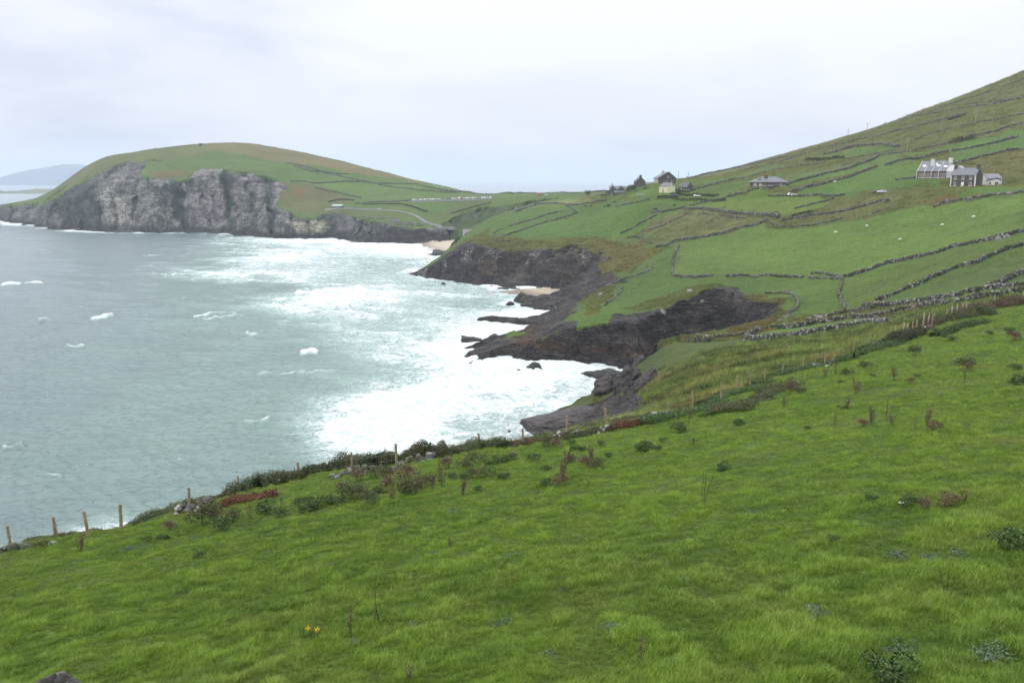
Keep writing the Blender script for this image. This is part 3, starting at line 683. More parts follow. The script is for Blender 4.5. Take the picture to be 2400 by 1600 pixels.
for x0, x1, y0, w, s_ in CAPS:
    arc = y0 - 0.05 * (PX - x0) + w * 1.2 * n2(PX / 22, PX * 0 + y0, 5)
    capz = np.maximum(capz, min(w, 5) * .13 * np.exp(-((PY - arc - .8 * w) / (w * 1.7)) ** 2) * sstep(x0 - 14, x0 + 14, PX) * sstep(x1 + 14, x1 - 14, PX))
    cov = np.maximum(cov, s_ * np.exp(-((PY - arc) / w) ** 2) * sstep(x0 - 6, x0 + 10, PX) * sstep(x1 + 6, x1 - 10, PX) * (1.0 + .35 * n2(SX / 2, SY / 6, 6)))
# steep crests catch foam
SZ += capz
cov = np.clip(cov + (cov > .08) * (CR - .25) * .35, 0, 1.25)
# swell steepens near the surf
SZ *= 1 + .9 * sstep(.05, .5, cov)
SZ += cov.clip(0, 1) * .25 + sstep(.25, .7, cov) * (.35 * np.abs(fbm2(SX / 7, SY / 7, 3, 221)) + .9 * np.clip(n2(SX / 22 + .5 * wx2, SY / 9, 223), 0, 1) ** 2)
shoal = sstep(0, 1, np.clip(1 - sd_s / 230, 0, 1)) * sstep(430, 900, PX) + .0
lagoon = sstep(560, 900, PX) * sstep(1500, 1100, SY)
g = G("sea_water")
P = g.pos(); Af = g.attr("foam").outputs['Fac']; At = g.attr("green").outputs['Fac']
Ps = g.mapping(P, (.5, .95, 1), (0, 0, .22))
fn1 = g.noise(Ps, .22, 8, .72, .9); fn2 = g.noise(g.mapping(P, (.5, 1, 1), (0, 0, .3)), 1.1, 6, .72, 1.4); fn3 = g.noise(P, .045, 3, .5)
web = g.ma('ABSOLUTE', g.ma('SUBTRACT', g.noise(Ps, .5, 5, .62, 1.6), .5)); web = g.mr(web, 0.0, .13, .30, 0)
nz = g.ma('ADD', g.ma('ADD', g.ma('MULTIPLY', fn1, .55), g.ma('MULTIPLY', fn2, .35)), g.ma('MULTIPLY', web, .42))
thr = g.ma('SUBTRACT', .775, g.ma('MULTIPLY', Af, .47))
fm = g.mr(g.ma('SUBTRACT', nz, thr), -.09, .10)
fm = g.ma('MULTIPLY', fm, g.mr(Af, .04, .16))
wc = g.mix(At, (.125, .166, .178), (.160, .245, .222))  # greyer far out: sky reflection and haze put into the water colour
wc = g.mix(g.mr(fn3, .4, .65, 0, .5), wc, g.mix(1.0, wc, (.8, .85, .87), 'MULTIPLY'))
milky = g.ma('MULTIPLY', g.mr(Af, .03, .6, 0, .85), g.mr(nz, .2, .65))
wc = g.mix(milky, wc, (.40, .54, .51))
fcol = g.mix(g.mr(g.noise(g.mapping(P, (.45, 1, 1), (0, 0, .25)), .7, 8, .78, 1.2), .42, .57), (.43, .53, .54), (.74, .77, .78))  # soft grey shading of the foam painted into its colour
cw = g.mix(fm, wc, fcol)
bn = g.noise(g.mapping(P, (1, 1.25, 1), (0, 0, -.3)), 1.3, 6, .68, .6); bn2 = g.noise(P, .28, 4, .6); bn3 = g.noise(g.mapping(P, (1, 1.6, 1), (0, 0, .5)), .55, 5, .7, .8)
wc = g.mix(g.mr(bn3, .50, .62, 0, .8), wc, g.mix(1.0, wc, (.50, .58, .60), 'MULTIPLY'))  # dark shade of the ripples painted into the water colour
cw = g.mix(fm, wc, fcol)
hh = g.ma('ADD', g.ma('ADD', g.ma('MULTIPLY', bn, .42), g.ma('MULTIPLY', bn3, .5)), g.ma('ADD', g.ma('MULTIPLY', bn2, .45), g.ma('MULTIPLY', fm, .22)))
MAT_SEA = g.fin(cw, g.mix(fm, (.16, .16, .16), (.85, .85, .85)), .5, g.bump(hh, .9, 1.0))
idx = np.arange(SX.size).reshape(SX.shape)
land = sd_s * 0
ins = np.zeros(SX.shape, bool); ins[mk] = inpoly(SX[mk], SY[mk], CP) & (sd_s[mk] > 30)
fk = ~(ins[:-1, :-1] & ins[1:, :-1] & ins[:-1, 1:] & ins[1:, 1:])
faces = np.stack([idx[:-1, :-1], idx[1:, :-1], idx[1:, 1:], idx[:-1, 1:]], -1)[fk]
used = np.zeros(SX.size, bool); used[faces.ravel()] = True; remap = np.cumsum(used) - 1; faces = remap[faces]
me = new_mesh("sea", np.stack([SX.ravel()[used], SY.ravel()[used], SZ.ravel()[used]], -1), faces, MAT_SEA, smooth=True)
green = np.clip(.15 + .75 * sstep(1500, 250, SY) * sstep(-100, 700, PX) + .35 * sstep(650, 1000, PY), 0, 1) * (1 + .15 * wx2)
add_attr(me, "foam", cov.ravel()[used]); add_attr(me, "green", green.ravel()[used])
tag(link("sea", me), kind='structure')
# sea beside and behind, outside the fan above
def flat(name, x0, x1, y0, y1, z, mat):
    me = new_mesh(name, [(x0, y0, z), (x1, y0, z), (x1, y1, z), (x0, y1, z)], [(0, 1, 2, 3)], mat)
    return tag(link(name, me), kind='structure')
flat("water", -62000, 62000, -3000, 62000, -1.6, MAT_SEA)

# ------------------------------------------------------------------ far islands
def island(name, label, P, d, depth, colr, seed):
    """low land far out at sea: ridge line given by photograph pixels at distance d"""
    xs = np.array([ray(p[0], p[1])[0] * d for p in P]); zs = np.array([CAMZ + ray(p[0], p[1])[1] * d for p in P])
    X = np.linspace(xs[0], xs[-1], 160); Zr = np.interp(X, xs, zs); Zr = np.maximum(Zr + fbm2(X / (d * .01), X * 0, 4, seed) * d * .0006 * (Zr > 1), 0)
    T = np.linspace(-1, 1, 41)
    Y = d + T[None] * depth * (0.6 + .4 * (Zr / Zr.max())[:, None]); H = Zr[:, None] * (1 - np.abs(T[None]) ** 1.5) - 3
    XX = np.broadcast_to(X[:, None], Y.shape)
    H = H + fbm2(XX / (d * .02), Y / (d * .02), 4, seed + 3) * Zr[:, None] * .10
    ix = np.arange(Y.size).reshape(Y.shape); f = np.stack([ix[:-1, :-1], ix[1:, :-1], ix[1:, 1:], ix[:-1, 1:]], -1).reshape(-1, 4)
    gg = G("island_slope"); p_ = gg.pos(); n_ = gg.noise(p_, .004, 6, .6)
    mt = gg.fin(gg.mix(gg.mr(n_, .4, .6), tuple(colr), tuple(np.array(colr) * [1.6, 1.25, 1.3])), .9, .1)
    me = new_mesh(name, np.stack([XX.ravel(), Y.ravel(), H.ravel()], -1), f, mt, True)
    return tag(link(name, me), kind='structure')
island("hills", "", [(-700, 432), (-400, 428), (-150, 420), (0, 417), (40, 408), (100, 395), (150, 385.5), (185, 388), (215, 394), (300, 410), (420, 432)], 11500, 900, (.03, .045, .07), 301)  # blue of the distance haze put into the base colour of this island
island("terrain", "", [(-260, 452), (-100, 450), (0, 448.5), (60, 446), (90, 442), (130, 441), (180, 446), (300, 452)], 4000, 120, (.075, .10, .045), 311)
island("terrain", "", [(-60, 447), (-30, 436), (-12, 440), (8, 447)], 4300, 60, (.06, .06, .05), 321)

# ------------------------------------------------------------------ haze
def haze_box():
    x0, x1, y0, y1, z0, z1 = -62500, 62500, -3200, 62500, -8.0, 330.0
    v = [(x0, y0, z0), (x1, y0, z0), (x1, y1, z0), (x0, y1, z0), (x0, y0, z1), (x1, y0, z1), (x1, y1, z1), (x0, y1, z1)]
    f = [(0, 3, 2, 1), (4, 5, 6, 7), (0, 1, 5, 4), (1, 2, 6, 5), (2, 3, 7, 6), (3, 0, 4, 7)]
    m = bpy.data.materials.new("haze_air"); m.use_nodes = True; n = m.node_tree.nodes; n.clear()
    o = n.new("ShaderNodeOutputMaterial"); p = n.new("ShaderNodeVolumePrincipled")
    p.inputs['Color'].default_value = (.74, .85, 1.0, 1); p.inputs['Density'].default_value = 0.00010; p.inputs['Anisotropy'].default_value = 0.0
    m.node_tree.links.new(p.outputs[0], o.inputs['Volume'])
    tag(link("haze", new_mesh("haze", v, f, m)), kind='stuff')
haze_box()
# ------------------------------------------------------------------ stones and dry-stone walls
def stone_mesh(name, cen, half, yaw, tone, mat, jit=0.22, seed=1, tilt=0.12):
    r = np.random.default_rng(seed); n = len(cen)
    base = np.array([[x, y, z] for z in (-1, 1) for y in (-1, 1) for x in (-1, 1)], float)
    v = base[None] * half[:, None] * (1 + r.uniform(-jit, jit, (n, 8, 3)))
    # shrink the top a little for a worn look
    v[:, 4:, :2] *= r.uniform(.62, .95, (n, 1, 1))
    tx, ty = r.normal(0, tilt, n), r.normal(0, tilt, n)
    z2 = v[..., 2] + v[..., 0] * tx[:, None] + v[..., 1] * ty[:, None]
    c, s = np.cos(yaw)[:, None], np.sin(yaw)[:, None]
    X = v[..., 0] * c - v[..., 1] * s; Y = v[..., 0] * s + v[..., 1] * c
    V = np.stack([X, Y, z2], -1) + cen[:, None]
    f = np.array([[0, 2, 3, 1], [4, 5, 7, 6], [0, 1, 5, 4], [2, 6, 7, 3], [0, 4, 6, 2], [1, 3, 7, 5]])
    F = (f[None] + (np.arange(n) * 8)[:, None, None]).reshape(-1, 4)
    me = new_mesh(name, V.reshape(-1, 3), F, mat)
    add_attr(me, "tone", np.repeat(tone, 8))
    return me
g = G("field_stone")
P = g.pos(); t = g.attr("tone").outputs['Fac']
c = g.mix(t, (.038, .035, .035), (.125, .12, .112))
c = g.mix(g.mr(g.noise(P, 1.6, 5, .7), .50, .60, 0, .85), c, (.42, .42, .39))
c = g.mix(g.mr(g.noise(P, .35, 5, .65), .44, .6, 0, .75), c, (.040, .055, .018))
MAT_STONE = g.fin(c, .9, .15, g.bump(g.noise(P, 6, 4, .6), .5, .1))
def resample(P, ds):
    P = np.array(P, float); L = np.r_[0, np.cumsum(np.hypot(*np.diff(P, axis=0).T))]
    n = max(int(L[-1] / ds), 2); q = np.linspace(0, L[-1], n)
    return np.stack([np.interp(q, L, P[:, 0]), np.interp(q, L, P[:, 1])], -1)
def dry_wall(name, label, pix, h=1.35, w=.6, dmin=100, dmax=1700, gaps=0.0, pale=0.0, group="dry stone walls between the fields", world_pts=None, cat="stone wall"):
    Q = cast_poly(pix, dmin, dmax) if dmax > 300 else [cast_near(a, b, 1.01) for a, b in pix]
    d = np.mean([q[1] for q in Q])
    sd = (abs(int(pix[0][0] * 7 + pix[0][1] * 13)) if pix else 5) + 3
    r = np.random.default_rng(sd)
    ds = 0.34 if d < 300 else (.55 if d < 600 else 1.5)
    R_ = resample(Q, ds)
    k = np.arange(len(R_)); R_ = R_ + np.stack([n2(k * ds / 9, k * 0., sd), n2(k * ds / 9, k * 0. + 5, sd)], -1) * .35
    dirv = np.gradient(R_, axis=0); yaw = np.arctan2(dirv[:, 1], dirv[:, 0]); nx, ny = -np.sin(yaw), np.cos(yaw)
    hh = h * .8 * (1 + .22 * n2(k * ds / 6, k * 0., sd + 2)); low = n2(k * ds / 10, k * 0. + 3, sd + 4) < (-1 + 2 * gaps) if gaps > 0 else np.zeros(len(k), bool)
    hh = np.where(low, hh * .35, hh)
    zb = zsamp(GZ, R_[:, 0], R_[:, 1])
    cs = 4 if d < 300 else (3 if d < 600 else 2)
    cen, half, yw, tn = [], [], [], []
    for side in (-1, 1):
        for ci in range(cs):
            hc = hh / cs; off = side * w * .27 * (1 - .25 * ci / cs)
            cen.append(np.stack([R_[:, 0] + nx * off, R_[:, 1] + ny * off, zb - .12 + hc * (ci + .5)], -1) + r.normal(0, .05, (len(k), 3)))
            half.append(np.stack([np.full(len(k), ds * .58) * (r.uniform(.75, 1.3, len(k)) if ci else r.uniform(1.0, 1.4, len(k))), np.full(len(k), w * .33), hc * r.uniform(.52, .72, len(k)) + .03], -1))
            yw.append(yaw + r.normal(0, .15, len(k))); tn.append(np.clip(r.uniform(0, .5, len(k)) ** 1.3 + pale * .5 + (.15 if ci == cs - 1 else 0) * r.uniform(0, 1, len(k)), 0, 1))
    # cope stones
    m = r.uniform(size=len(k)) < .5
    cen.append(np.stack([R_[m, 0], R_[m, 1], zb[m] + hh[m] + .02], -1)); half.append(np.stack([r.uniform(.12, .3, m.sum()) * (ds / .42) ** .6, r.uniform(.14, .26, m.sum()), r.uniform(.08, .2, m.sum())], -1))
    yw.append(r.uniform(0, 3, m.sum())); tn.append(np.clip(r.uniform(.1, .6, m.sum()) + pale * .7, 0, 1))
    # tumbled stones at the foot
    m = r.uniform(size=len(k)) < (.16 + pale * .4)
    o = r.uniform(-1, 1, m.sum()) * w * .95; X, Y = R_[m, 0] + nx[m] * o, R_[m, 1] + ny[m] * o
    cen.append(np.stack([X, Y, zsamp(GZ, X, Y) + .05], -1)); half.append(r.uniform(.12, .32, (m.sum(), 3)) * [1, 1, .7]); yw.append(r.uniform(0, 3, m.sum())); tn.append(r.uniform(.3, 1, m.sum()))
    o = link(name, stone_mesh(name, np.concatenate(cen), np.concatenate(half), np.concatenate(yw), np.concatenate(tn), MAT_STONE, seed=sd))
    return tag(o, label, cat, group, 'thing')
W = dry_wall
WALLS = [
 ("long grey wall along the upper left side of the sheep field", [(1540, 581), (1563, 577), (1581, 566), (1619, 562), (1655, 556), (1698, 546), (1729, 537), (1770, 529), (1790, 521), (1794, 515)], dict(h=1.6)),
 ("thick stone wall ending in a rounded corner above the rushy field", [(1600, 484), (1599, 489), (1617, 492), (1645, 491), (1681, 496), (1719, 501), (1757, 503), (1788, 506), (1826, 511)], dict(h=2.0, w=1.1, pale=.1)),
 ("wall climbing from the rounded corner towards the hipped bungalow", [(1619, 483), (1645, 476), (1668, 471), (1693, 468), (1711, 462), (1747, 455), (1761, 446), (1777, 443)], dict(h=1.4)),
 ("tumbled pale wall running up and down the left end of the sheep field", [(1591, 578), (1581, 595), (1576, 608), (1577, 623), (1576, 641)], dict(h=1.1, pale=.3)),
 ("ruined wall at the bottom left corner of the sheep field", [(1579, 646), (1604, 650), (1630, 651), (1670, 647)], dict(h=1.2, w=1.2, pale=.15)),
 ("middle stretch of ruined wall under the sheep field", [(1704, 649), (1732, 646), (1770, 649), (1790, 645), (1806, 646)], dict(h=1.0, w=1.1, pale=.15, gaps=.15)),
 ("short ruined wall under the sheep field left of the wall junction", [(1813, 646), (1844, 649), (1880, 651)], dict(h=1.0, w=1.4, pale=.2, gaps=.1)),
 ("curved stone bank beside the wall junction below the sheep field", [(1900, 642), (1931, 641), (1954, 646), (1972, 653)], dict(h=1.2, w=.9, pale=.2)),
 ("low rubble bank under the wall junction below the sheep field", [(1898, 651), (1936, 654), (1970, 654)], dict(h=1.0, w=1.3, pale=.2)),
 ("long dark wall along the lower edge of the sheep field to the right edge", [(1969, 651), (1997, 647), (2022, 639), (2053, 627), (2079, 617), (2112, 612), (2155, 604), (2196, 594), (2232, 582), (2257, 576), (2288, 571), (2318, 565), (2354, 556), (2380, 548), (2430, 540)], dict(h=1.5)),
 ("narrow crumbling wall dropping from the junction to the lane walls", [(1975, 653), (1968, 672), (1965, 695), (1974, 708), (1979, 727)], dict(h=1.0, pale=.3)),
 ("straight wall climbing to the right between the two lower pastures", [(2048, 711), (2079, 698), (2117, 681), (2155, 668), (2176, 655), (2206, 645), (2239, 630), (2270, 621), (2293, 617), (2318, 604), (2349, 591), (2385, 580), (2430, 568)], dict(h=1.35, pale=.1)),
 ("heap of stones at the low end of the straight climbing wall", [(2026, 717), (2042, 716), (2060, 719)], dict(h=1.0, w=1.2, pale=.25)),
 ("short wall meeting the lane walls at the right edge", [(2313, 675), (2344, 665), (2372, 650), (2430, 628)], dict(h=1.3)),
 ("upper wall of the walled lane", [(1887, 755), (1910, 749), (1936, 746), (1971, 735), (2000, 728), (2022, 727), (2063, 720), (2099, 715), (2130, 712), (2168, 706), (2206, 700), (2244, 696), (2278, 686), (2334, 676), (2372, 677), (2430, 668)], dict(h=1.2, pale=.05)),
 ("inner wall of the narrow enclosure beside the cove", [(1778, 777), (1821, 771), (1859, 769), (1905, 760), (1956, 752), (1980, 748)], dict(h=1.25)),
 ("lower wall of the walled lane", [(1994, 744), (2022, 746), (2053, 743), (2089, 734), (2130, 728), (2170, 721), (2219, 716), (2257, 709), (2308, 700), (2359, 691), (2430, 681)], dict(h=1.35)),
 ("thick white-flecked wall round the front of the narrow enclosure", [(1778, 776), (1770, 780), (1754, 787), (1744, 797), (1760, 800), (1783, 799), (1821, 795), (1885, 788), (1951, 775), (2002, 765), (2053, 758), (2073, 761)], dict(h=1.35, w=.8, pale=.25)),
 ("broken wall between the enclosure and the brambles", [(2086, 762), (2110, 757), (2130, 753), (2150, 747)], dict(h=.8, w=.9, pale=.3)),
 ("low white-capped wall at the cliff edge left of the enclosure", [(1612, 802), (1630, 797), (1668, 793), (1706, 788), (1740, 783)], dict(h=.95, pale=.35)),
 ("curving white stone wall round the rim of the eroded hollow", [(1793, 688), (1834, 687), (1857, 691), (1869, 701), (1874, 711), (1864, 724), (1849, 735)], dict(h=.85, pale=.45)),
 ("scattered stones continuing the curved wall down to the enclosure", [(1849, 737), (1831, 749), (1813, 761)], dict(h=.45, pale=.3, gaps=.35)),
 ("line of white stones at the brink of the middle cliff", [(1528, 617), (1525, 632), (1507, 641), (1477, 650), (1446, 660), (1418, 672)], dict(h=.8, pale=.5, gaps=.1)),
 ("short white wall above the small grassy slope of the spur", [(1460, 675), (1451, 688), (1433, 704), (1420, 716)], dict(h=.8, pale=.5)),
 ("pale wall stub at the head of the brown gully", [(1502, 556), (1515, 566), (1527, 572)], dict(h=1.0, pale=.4)),
 ("low rubble heap left of the gully wall stub", [(1474, 556), (1488, 555), (1502, 558)], dict(h=.9, w=1.2)),
 ("thin wall between two small green fields right of the cattle field", [(1455, 548), (1487, 533), (1515, 517), (1539, 505)], dict(h=1.4)),
 ("thin wall along the left side of the rushy field", [(1510, 545), (1553, 530), (1589, 513), (1617, 499)], dict(h=.9)),
 ("wall below the lone black cow", [(1528, 499), (1553, 498), (1579, 492), (1596, 489)], dict(h=1.3, w=1.0)),
 ("short bank in the upper left of the rushy field", [(1640, 502), (1655, 503), (1673, 506)], dict(h=1.0)),
 ("longer bank in the upper middle of the rushy field", [(1688, 505), (1719, 510), (1744, 513)], dict(h=1.1)),
 ("lower of two parallel walls in the strip fields above the middle cliff", [(1165, 557), (1200, 547), (1236, 536), (1266, 525), (1294, 518), (1330, 508), (1350, 500)], dict(h=1.4, w=.8)),
 ("upper of two parallel walls in the strip fields above the middle cliff", [(1164, 543), (1181, 534), (1200, 529), (1228, 520), (1264, 510), (1289, 502), (1307, 497), (1327, 495)], dict(h=1.3, gaps=.2)),
 ("wall closing the seaward end of the strip fields", [(1164, 540), (1156, 551), (1157, 560), (1175, 566), (1200, 567)], dict(h=1.1)),
 ("curving wall above the ravine beside the strip fields", [(1208, 497), (1238, 487), (1259, 479), (1289, 477), (1322, 479), (1343, 482), (1384, 477), (1419, 471)], dict(h=1.5, w=1.0)),
 ("bank linking the curving ravine wall and the parallel walls", [(1322, 480), (1340, 491), (1353, 500)], dict(h=1.2)),
 ("low wall in the cattle field under the white parked car", [(1445, 485), (1470, 479), (1498, 474), (1521, 468)], dict(h=1.1)),
 ("wall climbing from the small dark house up the hill", [(1612, 451), (1632, 444), (1650, 439), (1680, 431), (1708, 424), (1755, 416), (1792, 405), (1811, 401), (1839, 396), (1886, 389), (1932, 383)], dict(h=1.5)),
 ("wall rising from the bungalow to the middle of the hill", [(1790, 444), (1811, 441), (1848, 431), (1886, 422), (1923, 411), (1961, 403), (1998, 392), (2030, 381), (2050, 373), (2063, 365)], dict(h=1.7, w=.9)),
 ("continuation of the bungalow wall across the hill", [(2065, 364), (2081, 362), (2132, 356), (2183, 346), (2234, 335)], dict(h=1.4)),
 ("wall high on the hill right of the dark thicket", [(2285, 319), (2336, 309), (2361, 299), (2430, 283)], dict(h=1.6)),
 ("broad wall rising over the green field left of the terrace", [(1856, 452), (1876, 445), (1905, 437), (1933, 431), (1961, 423), (1989, 417), (2007, 408), (2035, 399), (2054, 391)], dict(h=1.7, w=1.3, pale=.15)),
 ("short pale wall continuing above the broad wall", [(2075, 388), (2092, 383), (2106, 378), (2124, 373)], dict(h=1.5, w=1.1, pale=.2)),
 ("overgrown wall above the roof of the terrace", [(2124, 373), (2157, 373), (2183, 365), (2221, 358)], dict(h=1.8, w=1.2)),
 ("strong wall running up to the right behind the terrace", [(2238, 386), (2244, 384), (2285, 373), (2323, 365), (2361, 355), (2392, 352)], dict(h=1.8, w=1.0, pale=.1)),
 ("wall across the green field above the terrace chimney", [(2231, 355), (2272, 349), (2310, 341), (2348, 332), (2384, 323)], dict(h=1.5, w=.9, pale=.05)),
 ("kinked pale wall below the solitary right hand pole", [(2142, 330), (2170, 319), (2190, 312), (2234, 301), (2282, 290), (2323, 284), (2361, 275), (2430, 260)], dict(h=1.3, pale=.1)),
 ("dark embanked wall in the middle of the hillside", [(1933, 363), (1966, 355), (1991, 347), (2030, 341), (2068, 341), (2106, 346)], dict(h=2.2, w=1.2)),
 ("thin wall under the dark embanked wall", [(1979, 375), (2004, 370), (2042, 363), (2068, 358), (2101, 352)], dict(h=1.1)),
 ("highest long wall but one near the skyline", [(1953, 345), (2030, 324), (2081, 314), (2119, 304), (2183, 289), (2234, 273), (2259, 268)], dict(h=1.3, pale=.1)),
 ("wall across the upper right hill below the summit slope", [(2119, 280), (2183, 267), (2259, 253), (2310, 248), (2361, 238), (2430, 226)], dict(h=1.4, pale=.1)),
 ("skyline wall along the left shoulder of the hill", [(1610, 419), (1650, 409), (1700, 399), (1750, 388), (1800, 377), (1851, 367)], dict(h=1.6, w=.9)),
 ("second wall down from the skyline on the left shoulder", [(1700, 408), (1760, 396), (1830, 380), (1910, 352), (1953, 341), (2012, 325)], dict(h=1.3)),
 ("wall crossing the steep top right corner", [(2180, 262), (2240, 240), (2300, 222), (2360, 200), (2420, 178)], dict(h=1.1)),
 ("pale wall in the rough ground above the kinked wall", [(2260, 245), (2300, 240), (2350, 236), (2420, 222)], dict(h=1.0, pale=.35, w=1.2)),
 ("roadside wall left of the white car on the hill road", [(1800, 460), (1864, 461), (1922, 458), (1979, 458)], dict(h=1.2, w=.9, pale=.05)),
 ("wall running down from the road above the sheep field", [(1828, 518), (1877, 511), (1928, 503), (1979, 495), (2017, 485), (2055, 475), (2083, 472)], dict(h=1.4, w=.9)),
 ("thin wall between the bright field and the straw coloured field", [(1864, 489), (1902, 480), (1953, 466)], dict(h=1.0)),
 ("stony bank at the top of the sheep field", [(2037, 506), (2068, 493), (2091, 483)], dict(h=.8, pale=.1, gaps=.3)),
 ("rugged wall with boulders below the stone house", [(2188, 485), (2203, 478), (2218, 472), (2259, 469), (2310, 462), (2361, 457), (2430, 443)], dict(h=1.3, w=.8, pale=.05)),
 ("earth bank with stones above the left corner of the sheep field", [(1794, 520), (1828, 534), (1864, 532), (1902, 529), (1928, 523), (1975, 512)], dict(h=.8)),
 ("retaining wall of the long terrace garden", [(2100, 423), (2125, 420), (2146, 418)], dict(h=1.2, pale=.2)),
 ("low garden wall left of the old house with two gables", [(1395, 460), (1410, 459), (1424, 458)], dict(h=1.3, pale=.3)),
]
for lab, pix, kw in WALLS: W("stone_wall", lab, pix, **kw)
HEADW = [
 ("dark field bank across the middle of the headland", [(682, 425), (710, 425), (740, 430), (766, 428), (809, 425), (850, 425), (875, 429), (919, 431), (983, 433)]),
 ("field bank above the parked cars on the headland", [(881, 431), (932, 440), (983, 446), (1034, 451), (1072, 451), (1110, 453), (1180, 453)]),
 ("short field bank forking down the right end of the headland", [(985, 435), (1034, 446), (1072, 450)]),
 ("field bank slanting down from the brown top of the headland", [(674, 382), (707, 389), (743, 399), (784, 410), (817, 417), (855, 425)]),
 ("faint bank near the top of the green headland slope", [(690, 390), (730, 402), (766, 404), (817, 408)]),
 ("bank running down towards the green roofed hut", [(740, 440), (779, 449), (804, 454), (845, 464)]),
 ("dark bank at the left end of the row of cars", [(835, 477), (881, 474), (932, 472), (966, 471)]),
 ("low bank along the horizon behind the strip fields", [(1140, 453), (1200, 454), (1260, 454), (1330, 453), (1400, 450), (1417, 447)]),
]
for lab, pix in HEADW: W("field_bank", lab, pix, h=1.5, w=1.8, dmin=750, group="banks and walls on the headland", cat="field bank")
# remains of the old wall along the foreground fence
for lab, pix in [("fallen stones below the fence post near the dark brambles", [(800, 1116), (850, 1108), (900, 1101), (935, 1097)]),
                 ("fallen slabs at the right end of the dark brambles", [(940, 1092), (975, 1084), (1010, 1078)]),
                 ("pale slabs beside the red bracken under the leaning post", [(1295, 1031), (1340, 1022), (1375, 1017), (1410, 1013), (1440, 1009)]),
                 ("white stones under the fence where the slope steepens", [(1485, 995), (1500, 990), (1560, 973)]),
                 ("white stones among brambles right of the brown thistle", [(1915, 862), (1945, 857), (1962, 850)]),
                 ("white topped stones along the upper fence", [(2035, 817), (2060, 808), (2090, 800)]),
                 ("string of white stones below the highest fence posts", [(2115, 789), (2140, 783), (2172, 772), (2186, 766)]),
                 ("pile of flat stones at the left edge", [(-30, 1300), (0, 1296), (30, 1292), (62, 1290)]),
                 ("slabs in the brambles left of the rusty bracken", [(410, 1204), (440, 1197), (475, 1190)])]:
    W("stone_pile", lab, pix, h=.30, w=.5, dmin=20, dmax=220, pale=.45, group="old stones along the fence", cat="stone pile")

# ------------------------------------------------------------------ rocks
def ico(sub):
    bm = bmesh.new(); bmesh.ops.create_icosphere(bm, subdivisions=sub, radius=1.0)
    v = np.array([x.co[:] for x in bm.verts]); f = np.array([[q.index for q in p.verts] for p in bm.faces]); bm.free(); return v, f
_IV, _IF = ico(5)
def rock_mesh(name, rx, ry, rz, mat, seed, peak=0.0, skew=0.0, rough=.22):
    v = _IV.copy(); r = np.random.default_rng(seed)
    # cut by random planes for flat faces
    for i in range(16):
        nrm = r.normal(size=3); nrm[2] = abs(nrm[2]) * .8; nrm /= np.linalg.norm(nrm); dd = r.uniform(.58, .9)
        s = v @ nrm - dd; v -= np.where(s > 0, s, 0)[:, None] * nrm
    n = fbm3(v[:, 0] * 2.2 + seed, v[:, 1] * 2.2, v[:, 2] * 2.8, 4, seed)
    v *= (1 + rough * n - rough * .5 * np.clip(.12 - np.abs(n3(v[:, 0] * 3, v[:, 1] * 3 + seed, v[:, 2] * 3, seed + 1)), 0, 1) * 8)[:, None]
    v[:, 0] += skew * v[:, 2]; v[:, 2] *= 1 + peak * np.exp(-((v[:, 0] - skew) ** 2 + v[:, 1] ** 2) * 3)
    return new_mesh(name, v * [rx, ry, rz], _IF, mat, smooth=False)
def rock_mat(name, dark, lite, wetz=None, lich=0.0):
    g = G(name); P = g.pos(); Q = g.mapping(P, (1, 1, 2.2), (.5, .2, 0))
    c = g.mix(g.mr(g.noise(Q, .9, 8, .7, .4), .36, .64), dark, lite)
    c = g.mix(g.mr(g.voro(Q, .8, 'DISTANCE_TO_EDGE'), 0, .05, .6, 0), c, (.012, .012, .012))
    if lich: c = g.mix(g.mr(g.noise(P, 7, 5, .7), .56, .66, 0, lich), c, (.45, .45, .42)); c = g.mix(g.mr(g.noise(P, 3, 4, .6), .6, .7, 0, lich * .6), c, (.22, .16, .05))
    if wetz:
        s = g.n.new("ShaderNodeSeparateXYZ"); g.l.new(P, s.inputs[0]); c = g.mix(g.mr(s.outputs[2], wetz, wetz + 1.2, 1, 0), c, (.018, .017, .016))
    return g.fin(c, .6, .4, g.bump(g.noise(P, 2.0, 7, .7), .8, .5))
MAT_SR = rock_mat("sea_rock", (.020, .019, .020), (.062, .056, .054), .5)
MAT_BR = rock_mat("brown_boulder", (.026, .023, .025), (.075, .062, .060))
MAT_LR = rock_mat("lichened_rock", (.07, .065, .058), (.17, .16, .145), None, .8)
MAT_PR = rock_mat("pale_boulder", (.13, .125, .12), (.30, .29, .27), None, .6)
